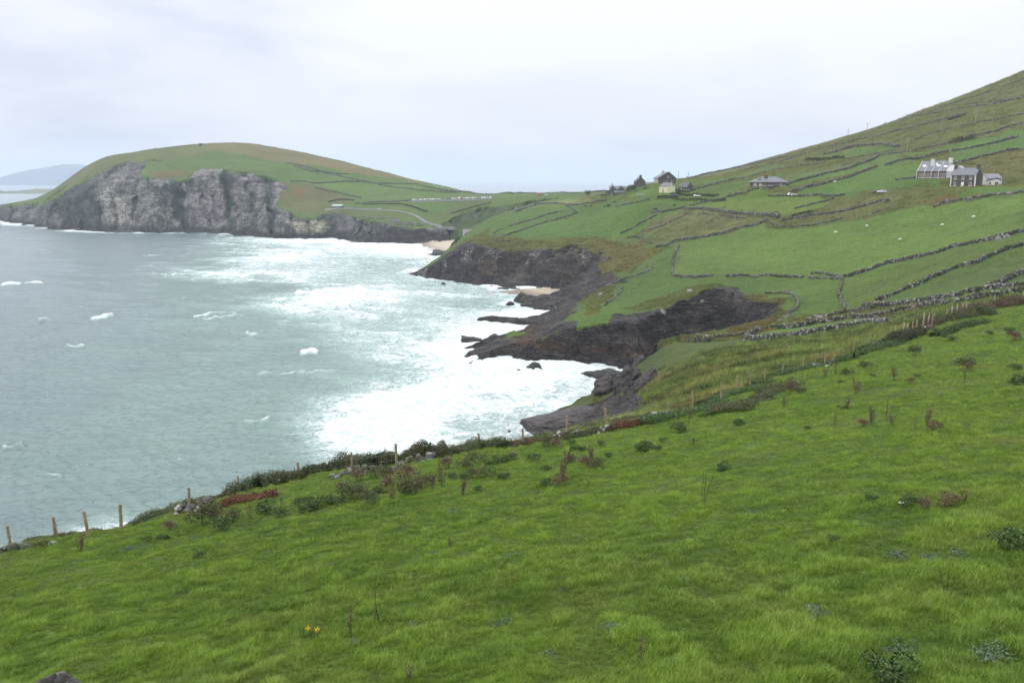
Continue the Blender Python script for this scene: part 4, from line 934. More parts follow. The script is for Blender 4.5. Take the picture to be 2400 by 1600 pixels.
for lab, px, py, wpx, hpx, depth, kw in [
    ("dark pointed sea stack off the spur", 1155, 800, 36, 23, .8, dict(peak=.3, skew=.2)),
    ("long low black rock beside the pointed stack", 1103, 801, 66, 15, .5, {}),
    ("flat black rocks off the tip of the long spur", 1058, 826, 36, 6, .6, {}),
    ("small black rock in the foam below the spur tip", 1101, 853, 26, 9, .8, {}),
    ("tiny black rock between the spur and the large round rock", 1193, 856, 12, 7, .8, {}),
    ("large round black rock in front of the spur", 1247, 868, 42, 19, .8, dict(peak=.2)),
    ("small rock touching the left side of the large round rock", 1217, 869, 12, 6, .8, {}),
    ("oval rock awash in the foam above the fence", 1114, 988, 27, 9, .7, {}),
    ("rounded rock at the foot of the slab nearest the fence", 1193, 1014, 13, 8, .8, {}),
    ("rounded rock close beside the slab and the fence post", 1212, 1008, 13, 7, .8, {}),
    ("small pointed rock off the middle headland", 1040, 668, 12, 8, .8, dict(peak=.5)),
    ("jagged rocks between the beach and the middle headland", 1030, 601, 60, 15, .6, dict(peak=.3)),
    ("black rock knob at the end of the reef by the small beach", 1196, 716, 26, 13, .8, {}),
    ("low rock reef left of the small beach", 1245, 718, 70, 12, .6, {}),
    ("flat rock bars in the inlet below the reef", 1285, 741, 60, 5, .3, {}),
    ("small rock at the tip of the second reef", 1130, 755, 14, 5, .8, {}),
    ("dark rock platform beside the small beach", 1178, 679, 40, 6, .6, {}),
    ("rock island shelf under the spur cliff by the inlet", 1435, 882, 125, 17, .35, {}),
    ("black weedy mound at the foot of the near cliff", 1440, 932, 42, 22, .8, {}),
    ("low black reef at the foot of the pale cliff", 845, 568, 80, 6, .4, {}),
    ("dark ledge at the foot of the headland cliff", 300, 546, 120, 7, .3, {}),
]:
    x, y = sea(px, py); pxm = y / FPX
    o = link("sea_rock", rock_mesh("sea_rock", wpx * pxm * .56, wpx * pxm * .56 * depth * 1.2, hpx * pxm * 1.02, MAT_SR, int(px * 3 + py), **kw), None, (x, y + wpx * pxm * .3 * depth, -.15))
    o.rotation_euler = (0, 0, 0); tag(o, lab, "rock", "rocks standing in the surf")
for lab, px, py, d, w, h, mat, kw in [
    ("squat brown boulder standing on the near slab", 1422, 972, 205, 3.6, 4.4, MAT_BR, {}),
    ("long dark whaleback slab below the fence", 1330, 1000, 190, 11.5, 3.2, MAT_BR, dict(rough=.12)),
    ("leaning purple-brown rock at the foot of the near cliff", 1472, 958, 200, 3.6, 4.5, MAT_BR, dict(skew=.4)),
    ("tall rock under the grassy brow of the near cliff", 1480, 915, 220, 3.4, 6.0, MAT_BR, dict(skew=.4, peak=.3)),
    ("tilted purple slab at the base of the grassy slope", 1515, 960, 170, 2.4, 3.2, MAT_BR, dict(skew=.3)),
    ("round grey knob above the near cliff edge", 1500, 880, 212, 2.0, 2.2, MAT_BR, {}),
    ("grey lichened boulder cut by the bottom left corner", 128, 1650, 13.0, .46, .42, MAT_LR, dict(rough=.14)),
    ("white boulder standing on the enclosure wall", 1922, 748, None, 2.2, .95, MAT_PR, {}),
    ("pale upright boulder built into the sheep field wall", 2341, 564, None, 1.1, 1.5, MAT_PR, {}),
    ("pale boulder right of the upright one in the sheep field wall", 2361, 559, None, 1.1, 1.2, MAT_PR, {}),
    ("round pale rock on the lip of the spur cliff", 1553, 732, None, 1.5, 1.2, MAT_PR, {}),
    ("white rocks on the grassy knob of the spur", 1408, 692, None, 1.6, 1.0, MAT_PR, {}),
    ("pale rocks in the grass above the spur cliff", 1618, 683, None, 1.7, .9, MAT_PR, {}),
    ("white stone at the edge of the pasture below the fence", 123, 1274, None, .28, .16, MAT_PR, {}),
    ("white slab showing through the clifftop grass of the spur", 1645, 706, None, .9, .6, MAT_PR, {}),
    ("grey boulder in the wall below the stone house", 2275, 470, None, 1.6, 1.5, MAT_LR, {}),
    ("large grey boulder at the right end of the rugged wall", 2366, 457, None, 1.9, 1.5, MAT_LR, {}),
]:
    if d is None: x, y = cast(px, py, 20, 900) if px > 200 else cast_near(px, py)
    else: x, y = ray(px, py)[0] * d, d
    z = gz(x, y)
    if px == 128: x, y = ray(px, 1590)[0] * 13.5, 13.5; z = CAMZ + ray(px, 1572)[1] * 13.5 - .42
    o = link("boulder", rock_mesh("boulder", w, w * .8, h, mat, int(px * 5 + py), **kw), None, (x, y, z + h * .1))
    tag(o, lab, "boulder")
# ------------------------------------------------------------------ plants
def leaf_mat(name, a, b, c_, rough=.7):
    g = G(name); t = g.attr("tone").outputs['Fac']
    c = g.mix(g.mr(t, 0, .5), a, b); c = g.mix(g.mr(t, .6, 1.0), c, c_)
    g.b.inputs['Transmission Weight'].default_value = 0.0
    return g.fin(c, rough, .2)
def leaves(cen, nrm, size, asp=1.8, r=None):
    """quads (bent kite shaped leaves) at given centres"""
    n = len(cen)
    a = r.normal(size=(n, 3)); a -= (a * nrm).sum(1)[:, None] * nrm; a /= np.linalg.norm(a, axis=1)[:, None]
    b = np.cross(nrm, a); s = size[:, None]
    v = np.stack([cen - a * s * asp, cen - b * s * .5 + nrm * s * .12, cen + a * s * asp, cen + b * s * .5 + nrm * s * .12], 1)
    return v
def cloud_mesh(name, seed, n, rx, ry, rz, leaf, mat, lobes=5, up=.5, stems=0, flat=.0):
    """a bush: lobed shell of leaves over a few twigs, base at z = 0"""
    r = np.random.default_rng(seed)
    lc = np.stack([r.uniform(-.6, .6, lobes) * rx, r.uniform(-.6, .6, lobes) * ry, r.uniform(.3, .62, lobes) * rz], -1); lr = r.uniform(.35, .6, lobes)
    k = r.integers(0, lobes, n); d = r.normal(size=(n, 3)); d /= np.linalg.norm(d, axis=1)[:, None]; d[:, 2] = np.abs(d[:, 2]) * .9 + d[:, 2] * .1
    rad = r.uniform(.45, 1.08, n) ** .6
    p = lc[k] + d * rad[:, None] * lr[k][:, None] * np.array([rx, ry, rz])[None] * 1.0
    p[:, 2] = np.clip(p[:, 2], .02, None) * (1 - flat)
    nm = d * .7 + r.normal(size=(n, 3)) * .6 + [0, 0, up]; nm /= np.linalg.norm(nm, axis=1)[:, None]
    V = leaves(p, nm, r.uniform(.6, 1.4, n) * leaf, 1.3, r); tone = r.uniform(0, 1, n)
    F = np.arange(n * 4).reshape(n, 4)
    if stems:
        st = []
        for i in range(stems):
            x0, y0 = r.normal(0, .18 * rx), r.normal(0, .18 * ry); a = r.uniform(0, 6.28); l = rz * r.uniform(.8, 1.35); t = r.uniform(.1, .5)
            x1, y1 = x0 + math.cos(a) * l * t, y0 + math.sin(a) * l * t; w = leaf * .16
            st.append([[x0 - w, y0, 0], [x0 + w, y0, 0], [x1 + w * .4, y1, l], [x1 - w * .4, y1, l]])
        st = np.array(st); V = np.concatenate([V, st]); tone = np.r_[tone, r.uniform(.2, .9, stems)]; F = np.arange(len(V) * 4).reshape(-1, 4)
    me = new_mesh(name, V.reshape(-1, 3), F, mat); add_attr(me, "tone", np.repeat(tone, 4)); return me
def stalk_mesh(name, seed, stems, h, spread, mat, head=.035, dens=26, droop=.0):
    """upright dead stems carrying whorls of dry seed heads"""
    r = np.random.default_rng(seed); V = []; tone = []
    for i in range(stems):
        a = r.uniform(0, 6.28); t = r.uniform(.05, 1) * spread; l = h * r.uniform(.7, 1.1); x0, y0 = r.normal(0, .04, 2)
        pts = [np.array([x0 + math.cos(a) * t * q ** 1.4, y0 + math.sin(a) * t * q ** 1.4, l * q]) for q in np.linspace(0, 1, 5)]
        w = .004 + .003 * r.uniform()
        for A, B in zip(pts[:-1], pts[1:]):
            for ox, oy in ((w, 0), (0, w)):
                V.append([A - [ox, oy, 0], A + [ox, oy, 0], B + [ox * .8, oy * .8, 0], B - [ox * .8, oy * .8, 0]]); tone.append(r.uniform(0, .4))
        m = int(dens * r.uniform(.7, 1.3)); q = r.uniform(.25, 1.0, m) ** .8
        idx = q * 4; i0 = np.clip(idx.astype(int), 0, 3); f = (idx - i0)[:, None]; P = np.array(pts)
        c = P[i0] * (1 - f) + P[i0 + 1] * f + r.normal(0, head * .9, (m, 3)); nm = r.normal(size=(m, 3)); nm /= np.linalg.norm(nm, axis=1)[:, None]
        L = leaves(c, nm, r.uniform(.5, 1.2, m) * head, 1.0, r)
        V += list(L); tone += list(r.uniform(.3, 1, m))
    V = np.array(V); me = new_mesh(name, V.reshape(-1, 3), np.arange(len(V) * 4).reshape(-1, 4), mat); add_attr(me, "tone", np.repeat(tone, 4)); return me
M_THI = leaf_mat("dry_thistle_leaf", (.050, .032, .020), (.105, .070, .045), (.17, .13, .095))
M_GRN = leaf_mat("dark_green_leaf", (.020, .042, .012), (.045, .085, .020), (.085, .13, .04))
M_BRM = leaf_mat("bramble_leaf", (.016, .024, .009), (.035, .050, .016), (.085, .060, .028))
M_MIX = leaf_mat("weed_leaf", (.030, .050, .014), (.060, .075, .026), (.11, .085, .055))
M_RED = leaf_mat("dead_bracken_frond", (.040, .018, .010), (.090, .036, .017), (.15, .085, .042))
M_BLU = leaf_mat("thistle_rosette_leaf", (.040, .075, .038), (.075, .12, .065), (.11, .16, .09))
M_YEL = leaf_mat("ragwort_flower", (.60, .38, .01), (.75, .5, .02), (.8, .6, .05))
_protos = {}
def proto(kind, v):
    k = (kind, v)
    if k in _protos: return _protos[k]
    s = hash(kind) % 7 + v * 31 + sum(map(ord, kind))
    if kind == 'thistle': me = stalk_mesh("thistle", s, 9, .8, .28, M_THI, .034, 34)
    elif kind == 'tallthistle': me = stalk_mesh("thistle", s, 4, 1.0, .12, M_THI, .030, 32)
    elif kind == 'stalk': me = stalk_mesh("stalk", s, 3, .75, .45, M_THI, .012, 22)
    elif kind == 'bush': me = cloud_mesh("bush", s, 900, .5, .5, .62, .028, M_MIX, 7, stems=14)
    elif kind == 'brown': me = cloud_mesh("bush", s, 800, .42, .42, .62, .026, M_THI, 7, stems=14)
    elif kind == 'green': me = cloud_mesh("bush", s, 800, .42, .42, .42, .028, M_GRN, 6, stems=6)
    elif kind == 'dock': me = cloud_mesh("rosette", s, 380, .40, .40, .13, .024, M_BLU, 7, up=1.0)
    else: raise KeyError(kind)
    _protos[k] = me; return me
NAMES = dict(thistle=("dead_thistle", "dead thistle"), tallthistle=("dead_thistle", "dead thistle"), stalk=("dead_stalk", "dead stalk"), bush=("weed_bush", "bush"), brown=("weed_bush", "bush"), green=("weed_bush", "bush"), dock=("thistle_rosette", "thistle rosette"))
LOOK = dict(thistle="bushy dead brown thistle", tallthistle="tall narrow dead brown thistle", stalk="spindly bare dead stalks", bush="grey-green weedy bush", brown="dry brown weedy bush", green="low dark green bush", dock="flat blue-green thistle rosette")
WEEDS = """stalk 885 1462 1.0|tallthistle 822 1496 .7|dock 836 1508 .9|dock 975 1462 .8|dock 1175 1462 1.2|dock 1215 1302 1.2|dock 985 1568 .8|thistle 960 1598 .35|tallthistle 1500 1562 .6|stalk 1650 1182 1.25|stalk 1590 1150 1|stalk 1375 1142 .7|stalk 1262 1160 .6
thistle 190 1294 .95|bush 100 1288 .8|tallthistle 132 1268 .8|brown 400 1243 .9|bush 476 1233 1.7|brown 500 1225 1.3|green 518 1243 1.3|tallthistle 588 1233 1.1|bush 548 1222 1.0|dock 300 1287 1.2|dock 332 1277 1.1|green 345 1268 .6|green 383 1262 .7|dock 425 1272 1.2|dock 452 1262 1|green 465 1306 .6|dock 235 1283 .8
tallthistle 660 1190 .8|green 622 1205 1.5|green 700 1183 .8|green 722 1173 .7|green 742 1190 1.1|green 770 1183 1.1|green 796 1182 .9|green 718 1202 .9|green 655 1212 .9|bush 826 1170 1.3|bush 842 1164 1.0|brown 796 1150 .8|green 868 1172 .8|green 885 1156 .8|brown 910 1153 1.2|thistle 920 1174 .8|brown 948 1147 1.7|bush 962 1160 1.3|green 953 1163 .9|bush 868 1183 .9|brown 984 1147 .9|bush 998 1142 1.0|thistle 1014 1147 .8|thistle 1036 1140 1.0|tallthistle 1030 1126 .9|brown 1048 1099 1.2|bush 1090 1103 .9|bush 1116 1093 1.1|green 1144 1092 .8|green 1172 1090 .9|thistle 1085 1161 .9|green 1125 1152 .7|green 1062 1124 .7|green 1086 1122 .7|bush 1106 1122 .8|bush 1140 1118 .9|green 1168 1121 .6|green 1184 1123 .7|dock 1066 1199 1.1|thistle 1056 1283 .4|dock 1020 1296 .8|brown 840 1128 1.2|bush 905 1127 1.2|bush 880 1120 .9
green 1172 1089 1.1|bush 1204 1078 .8|green 1250 1080 1.0|brown 1237 1046 1|thistle 1330 1088 .95|bush 1332 1083 .7|green 1278 1103 .7|thistle 1318 1128 1.15|brown 1308 1140 .8|green 1281 1139 .8|brown 1376 1098 1.0|thistle 1385 1082 1.0|bush 1395 1100 .8|green 1425 1073 .6|bush 1410 1046 .6|green 1350 1060 .9|green 1364 1058 .7|green 1500 1056 .9|green 1513 1057 1.1|green 1536 1055 .8|green 1555 1037 .6|green 1592 1014 1.4|thistle 1624 1045 .5|tallthistle 1590 990 1.0|tallthistle 1616 990 1.1|green 1695 1104 .8|green 1731 993 .8|dock 1720 1002 .9|bush 1278 1046 1.0|brown 1300 1050 1.0|green 1340 1042 .7
thistle 1852 924 1.5|brown 1853 916 1.2|bush 1875 925 1.0|thistle 1838 952 .7|dock 1815 948 1|thistle 1935 883 1.1|tallthistle 1956 884 1.3|bush 1984 884 1.1|green 1972 899 .7|thistle 2005 925 1.2|green 2045 884 .7|thistle 2095 892 1.0|brown 2132 901 .7|green 2149 886 .7|bush 2144 834 1.5|bush 2025 866 1.3|tallthistle 2260 897 1.0|bush 2258 866 1.4|brown 2270 868 1.0|green 2378 868 1.0|green 2376 906 1.3|green 2396 900 1.2|green 2366 782 1.5|brown 2378 799 1.8|green 2322 786 1.3|green 2235 798 1.2|green 2212 792 1.1|bush 2195 784 1.2|thistle 1984 962 .8|green 1972 963 .7|tallthistle 1958 998 .7|brown 2024 1000 .65|thistle 2042 998 .9|tallthistle 2077 980 .75|thistle 2088 998 .6|tallthistle 2146 1010 .6|thistle 2172 1000 .8|brown 2186 1014 .7|green 1731 997 .8|green 1893 1005 .4|dock 2212 928 1.1|dock 2130 917 1.1|dock 2095 955 1
green 2131 1184 .7|brown 2170 1194 .45|brown 2217 1188 .65|thistle 2262 1178 .4|green 2370 1287 .95|green 2045 1172 .5|dock 2110 1302 1.1|dock 2190 1312 1.3|dock 2250 1308 1.4|stalk 2215 1408 .8|dock 1915 1442 1.3|dock 1870 1462 .8|dock 1750 1190 .9|dock 1770 1203 .8|green 2085 1598 .9|dock 2100 1530 .9|green 1955 1270 .4|dock 1890 1380 .8|dock 2030 1235 .8|dock 2010 1515 .9|dock 2140 1520 1.1|dock 2345 1545 1.3|dock 2020 1410 1|dock 1580 1560 .9|dock 1440 1480 1.2|dock 1430 1300 .7|dock 1620 1360 .8|dock 610 1420 .8|dock 330 1380 .8|dock 745 1470 .6|dock 1290 1530 .9|dock 1330 1380 .8"""
def where(px, py):
    v = "low in the pasture" if py > 1400 else ("half way down the pasture" if py > 1220 else ("in the pasture near the fence" if py > 1030 else "in the upper right pasture"))
    return v
_seen = {}
_items = [q.split() for q in WEEDS.replace("\n", "|").split("|") if q.strip()]
_items = [(k, float(a), float(b), float(c)) for k, a, b, c in _items]
POSTX = [25, 135, 208, 284, 444, 562, 700, 825, 930, 1128, 1226, 1328, 1425, 1538, 1623, 1726, 1833, 1933, 2036, 2114, 2184, 2230, 2397]
ORD = ["first", "second", "third", "fourth", "fifth", "sixth", "seventh", "eighth", "ninth", "tenth", "eleventh", "twelfth", "thirteenth", "fourteenth", "fifteenth", "sixteenth", "seventeenth", "eighteenth"]
for i, (kind, px, py, s_) in enumerate(_items):
    x, y = cast_near(px, py, 1.0)
    if kind == 'dock': s_ *= .62
    me = proto(kind, i % 4)
    nm, cat = NAMES[kind]
    o = link(nm, me, None, (x, y, gz(x, y) - .02), (i * 2.4) % 6.28); o.scale = (s_, s_, s_ * (0.9 + .2 * ((i * 7) % 5) / 5))
    # label: look + nearest landmark
    if py < 1030 or px > 1500 and py < 1120: w_ = "upper right part of the pasture"
    lab = LOOK[kind]
    j = min(range(len(POSTX)), key=lambda q: abs(POSTX[q] - px))
    if py < 1300 and px < 2200: lab += " below the " + (ORD[j] if j < 18 else "far") + " fence post from the left"
    elif py < 1300: lab += " in the far right of the pasture"
    else: lab += " low in the foreground grass, " + ("left" if px < 800 else "middle" if px < 1600 else "right")
    _seen.setdefault(lab, []).append((o, px, py)); tag(o, lab, cat, "weeds dotted over the green pasture")
for lab, L in _seen.items():
    if len(L) > 1:
        L.sort(key=lambda q: -q[2])
        for n_, (o, px, py) in enumerate(L):
            o['label'] = lab.replace("below the", ["nearest us below the", "next up slope below the", "third up slope below the"][n_] + "" if n_ < 3 else "close to the fence below the") if "below the" in lab else \
                lab + ", " + (ORD[n_] if n_ < 18 else "last") + " counting upwards"
# ragwort in flower
def ragwort(px, py, lab):
    x, y = cast_near(px, py); e = empty("ragwort", (x, y, gz(x, y)), 0, lab, "ragwort", "yellow ragwort in the grass")
    link("stem", stalk_mesh("stem", 5 + int(px), 3, .26, .06, M_GRN, .02, 10), e)
    r = np.random.default_rng(int(px)); n = 26
    c = np.stack([r.normal(0, .035, n), r.normal(0, .03, n), .27 + r.normal(0, .02, n)], -1); nm = np.tile([0, -.4, .9], (n, 1)) + r.normal(0, .25, (n, 3)); nm /= np.linalg.norm(nm, axis=1)[:, None]
    V = leaves(c, nm, r.uniform(.009, .014, n), 1.0, r); me = new_mesh("flower_head", V.reshape(-1, 3), np.arange(n * 4).reshape(-1, 4), M_YEL); add_attr(me, "tone", np.repeat(r.uniform(size=n), 4)); link("flower_head", me, e)
ragwort(724, 1500, "small yellow ragwort in flower low in the pasture"); ragwort(744, 1504, "second smaller ragwort right beside the yellow one")

def hedge(name, lab, P, h, w, mat, leaf, dens, cat="bramble", group="brambles and bushes along the fence", dmin=25, dmax=230, seed=3, off=0.0, lump=.28):
    Q = resample(cast_poly(P, dmin, dmax) if dmax > 300 else [cast_near(a, b, 1.0) for a, b in P], .25); r = np.random.default_rng(seed + int(P[0][0]))
    L = len(Q) * .25; n = int(L * dens)
    t = r.uniform(0, len(Q) - 1.001, n); i = t.astype(int); f = (t - i)[:, None]; c = Q[i] * (1 - f) + Q[i + 1] * f
    dv = np.gradient(Q, axis=0)[i]; dv /= np.linalg.norm(dv, axis=1)[:, None] + 1e-9; nr_ = np.stack([-dv[:, 1], dv[:, 0]], -1)
    hl = h * (0.75 + lump * n2(c[:, 0] / 1.1, c[:, 1] / 1.1, seed) + .3 * n2(c[:, 0] / .4, c[:, 1] / .4, seed + 1)); wl = w * (0.8 + .4 * n2(c[:, 0] / 1.7, c[:, 1] / 1.7, seed + 5))
    a = r.uniform(0, math.pi, n); q = r.uniform(.5, 1.06, n)
    o_ = np.cos(a) * wl * q + off; zz = np.sin(a) ** .8 * np.maximum(hl, .1) * q
    X = c[:, 0] + nr_[:, 0] * o_; Y = c[:, 1] + nr_[:, 1] * o_
    p = np.stack([X, Y, zsamp(GZ, X, Y) + zz], -1)
    nm = np.stack([nr_[:, 0] * np.cos(a), nr_[:, 1] * np.cos(a), np.sin(a) + .3], -1) + r.normal(0, .5, (n, 3)); nm /= np.linalg.norm(nm, axis=1)[:, None]
    V = leaves(p, nm, r.uniform(.5, 1.4, n) * leaf, 1.4, r)
    # a few sprays standing out of the mass
    k = r.uniform(size=n) < .03; s = p[k]; e = s + np.stack([r.normal(0, .12, k.sum()), r.normal(0, .12, k.sum()), r.uniform(.1, .4, k.sum()) * h], -1); ww = leaf * .12
    S = np.stack([s - [ww, 0, 0], s + [ww, 0, 0], e + [ww, 0, 0], e - [ww, 0, 0]], 1)
    V = np.concatenate([V, S]); tone = r.uniform(0, 1, len(V)) * .7 + .3 * np.r_[sstep(-.5, .5, n2(c[:, 0] / .8, c[:, 1] / .8, seed + 9)), np.ones(k.sum())]
    me = new_mesh(name, V.reshape(-1, 3), np.arange(len(V) * 4).reshape(-1, 4), mat); add_attr(me, "tone", np.repeat(tone, 4))
    return tag(link(name, me), lab, cat, group, 'thing')
H = hedge
H("bramble_thicket", "dark bramble bank with rusty leaves left of the tall dark hedge", [(540, 1160), (600, 1146), (660, 1130), (720, 1118)], 1.0, .9, M_BRM, .045, 1500)
H("bramble_thicket", "dark bramble hedge behind the seventh and eighth fence posts", [(700, 1114), (760, 1104), (820, 1098), (880, 1096)], 1.0, .95, M_BRM, .045, 2200)
H("bramble_thicket", "dark bramble hedge either side of the ninth fence post", [(880, 1092), (930, 1085), (990, 1074), (1060, 1066)], .9, .9, M_BRM, .045, 2300)
H("bramble_thicket", "brown and green brambles round the tenth fence post", [(1050, 1064), (1090, 1060), (1130, 1052), (1180, 1050)], .8, .9, M_MIX, .045, 1300)
H("bracken_patch", "rusty red bracken left of the eleventh fence post", [(1130, 1052), (1170, 1048), (1216, 1044)], .32, .5, M_RED, .04, 900, cat="bracken", group="rusty bracken along the fence")
H("bracken_patch", "bright rust-red bracken beside the pale slabs", [(1438, 1012), (1465, 1004), (1500, 998)], .55, .9, M_RED, .05, 900, cat="bracken", group="rusty bracken along the fence")
H("bracken_patch", "rusty bracken in front of the dark bramble bank", [(520, 1186), (560, 1176), (600, 1168), (650, 1158)], .4, .7, M_RED, .045, 900, cat="bracken", group="rusty bracken along the fence")
H("grass_bank", "tuft of long grass and weeds round the first three fence posts", [(60, 1272), (110, 1262), (160, 1250), (240, 1242)], .35, .4, M_MIX, .04, 800, cat="grass bank", group="overgrown bank under the fence")
H("grass_bank", "grassy bank with dead stems left of the fifth fence post", [(300, 1226), (340, 1214), (390, 1200), (440, 1190), (500, 1172), (545, 1158)], .45, .6, M_MIX, .04, 900, cat="grass bank", group="overgrown bank under the fence")
H("weed_bank", "low dark green weeds between the eleventh and thirteenth posts", [(1190, 1052), (1240, 1042), (1300, 1032), (1350, 1026), (1420, 1008)], .45, .8, M_BRM, .045, 900, cat="weeds")
H("grass_bank", "brownish long grass on the brink above the dark slab", [(1240, 1022), (1320, 1006), (1400, 992), (1470, 978), (1540, 958)], .4, .7, M_MIX, .05, 900, cat="grass bank", group="overgrown bank under the fence")
H("weed_bank", "leafy green weeds with white flowers below the fourteenth post", [(1500, 1000), (1560, 988), (1620, 972), (1680, 955)], .6, 1.4, M_GRN, .05, 1100, cat="weeds")
H("bramble_thicket", "thick green bramble below the fifteenth and sixteenth posts", [(1650, 950), (1700, 930), (1750, 915), (1790, 900)], .6, 1.8, M_GRN, .05, 1700)
H("bramble_thicket", "green and brown thicket left of the tall brown thistle", [(1700, 968), (1740, 952), (1790, 930), (1830, 908)], .55, 1.7, M_MIX, .05, 1300)
H("bramble_thicket", "green reeds and brambles right of the tall brown thistle", [(1800, 890), (1850, 872), (1900, 862), (1950, 850)], .6, 1.6, M_GRN, .05, 1500)
H("bramble_thicket", "dark green bush row below the eighteenth and nineteenth posts", [(1950, 850), (2000, 838), (2050, 822), (2090, 808)], .75, 1.7, M_GRN, .06, 1500)
H("bramble_thicket", "dense dark bramble clump under the highest white stones", [(2090, 806), (2120, 796), (2160, 788)], 1.2, 1.4, M_BRM, .07, 1300)
H("bramble_thicket", "brown heathery thicket climbing to the upper fence", [(2160, 768), (2200, 756), (2260, 746), (2330, 736)], 1.5, 2.2, M_MIX, .08, 900)
H("bramble_thicket", "reddish brown thicket at the top of the pasture", [(2240, 740), (2300, 726), (2360, 716), (2440, 706)], 1.4, 1.8, M_THI, .08, 800)
H("bracken_patch", "brown bracken slope between the fence and the lane walls", [(2130, 756), (2170, 744), (2200, 738)], .9, 1.6, M_RED, .07, 450, cat="bracken", group="rusty bracken along the fence")
H("bramble_thicket", "dark scrub beside the bay behind the brown thicket", [(2190, 790), (2240, 772), (2300, 760)], .8, 1.2, M_GRN, .07, 700)
# scrub far off on the hill
for lab, P, h, w in [("dark thicket on the hillside above the terrace houses", [(2234, 336), (2258, 330), (2285, 324)], 3.6, 3.2),
                     ("long dark scrub bank low on the left of the hillside", [(1890, 375), (1920, 377), (1950, 374), (1978, 372)], 2.2, 1.6),
                     ("dark scrub hedge high on the hillside", [(2221, 283), (2245, 276), (2264, 270)], 2.4, 1.6),
                     ("hedge of tall shrubs in front of the terrace", [(2204, 417), (2222, 417), (2244, 415)], 1.8, 1.2),
                     ("bushy hedge at the right end of the green field wall", [(2183, 364), (2200, 360), (2220, 356)], 1.6, 1.4),
                     ("scrub on the bank beside the yellow cottage road", [(1572, 457), (1600, 456), (1630, 457), (1680, 460)], 1.3, 2.0),
                     ("grass bank below the road in front of the cottage", [(1540, 465), (1580, 466), (1640, 468), (1700, 471)], 1.2, 1.5),
                     ("scrub around the small dark house", [(1575, 446), (1590, 449), (1612, 451)], 1.3, 1.5),
                     ("brown scrub bank at the top of the wall near the road", [(1857, 508), (1880, 502), (1905, 497)], 1.3, 1.6),
                     ("dark bushes between the old house and the tall gable house", [(1468, 447), (1480, 443), (1490, 441)], 3.0, 2.5),
                     ("dark scrub bank above the hut on the headland", [(770, 474), (795, 468), (830, 470)], 1.4, 2.0),
                     ("dark scrub bank above the bend of the headland road", [(850, 480), (900, 478), (950, 480), (985, 492), (1000, 497)], 1.4, 2.0),
                     ("gorse scrub where the ravine meets the headland field", [(1060, 500), (1100, 488), (1150, 476)], 1.2, 2.0)]:
    H("scrub_bank", lab, P, h, w, M_BRM if 'grass' not in lab else M_MIX, .22, 130, cat="scrub", group="scrub on the far slopes", dmin=300, dmax=1400)

# round wind-clipped tree
x, y = cast(1378, 461, 500, 1100); e = empty("tree", (x, y, gz(x, y)), 0, "small round grey-green tree standing left of the old house", "tree")
tr = bmesh.new(); bmesh.ops.create_cone(tr, segments=7, radius1=.35, radius2=.16, depth=3.0, cap_ends=True)
bmesh.ops.translate(tr, verts=tr.verts, vec=(0, 0, 1.4)); me = bpy.data.meshes.new("trunk"); tr.to_mesh(me); me.materials.append(MAT_BR); link("trunk", me, e)
s_ = y / 720; link("crown", cloud_mesh("crown", 77, 1500, 3.4 * s_, 3.2 * s_, 5.6 * s_, .22, M_MIX, 9), e)

# ------------------------------------------------------------------ grass of the pasture
def tuft(seed, n, rad, h, wid):
    r = np.random.default_rng(seed); a = r.uniform(0, 6.28, n); q = np.sqrt(r.uniform(0, 1, n)) * rad
    b = np.stack([np.cos(a) * q, np.sin(a) * q, np.full(n, -.02)], -1); l = h * r.uniform(.5, 1.15, n); la = r.uniform(0, 6.28, n); ln = r.uniform(.2, .85, n) * l
    dx, dy = np.cos(la) * ln + l * .25, np.sin(la) * ln; w = wid * r.uniform(.7, 1.3, n); pa = la + 1.57 + r.normal(0, .4, n); px_, py_ = np.cos(pa) * w, np.sin(pa) * w
    m = b + np.stack([dx * .35, dy * .35, l * .62], -1); t = b + np.stack([dx, dy, l * .95], -1); z = np.zeros(n)
    W_ = np.stack([px_, py_, z], -1)
    V = np.stack([b - W_, b + W_, m + W_ * .8, m - W_ * .8, t], 1); base = (np.arange(n) * 5)[:, None]
    fq = (base + [0, 1, 2, 3]); ft = (base + [3, 2, 4])
    me = bpy.data.meshes.new("tuft"); me.from_pydata(V.reshape(-1, 3).tolist(), [], fq.tolist() + ft.tolist()); me.update()
    add_attr(me, "tone", np.repeat(r.uniform(0, 1, n), 5)); add_attr(me, "tip", np.tile([0, 0, .6, .6, 1], n)); return me
g = G("grass_blade")
at = g.n.new("ShaderNodeAttribute"); at.attribute_type = 'INSTANCER'; at.attribute_name = "gc"
t = g.attr("tone").outputs['Fac']; tp = g.attr("tip").outputs['Fac']
c = g.mix(t, g.mix(1.0, at.outputs['Color'], (.50, .60, .50), 'MULTIPLY'), g.mix(1.0, at.outputs['Color'], (1.62, 1.46, 1.6), 'MULTIPLY'))
c = g.mix(g.mr(t, .93, .96, 0, .65), c, (.30, .25, .11))
MAT_BLADE = g.fin(c, .55, .25)
dif = g.n.new("ShaderNodeBsdfTranslucent"); g.l.new(c, dif.inputs[0]); ms = g.n.new("ShaderNodeMixShader"); ms.inputs[0].default_value = .28
g.l.new(g.b.outputs[0], ms.inputs[1]); g.l.new(dif.outputs[0], ms.inputs[2]); g.l.new(ms.outputs[0], g.out.inputs[0])
tcol = bpy.data.collections.new("tuft_shapes")
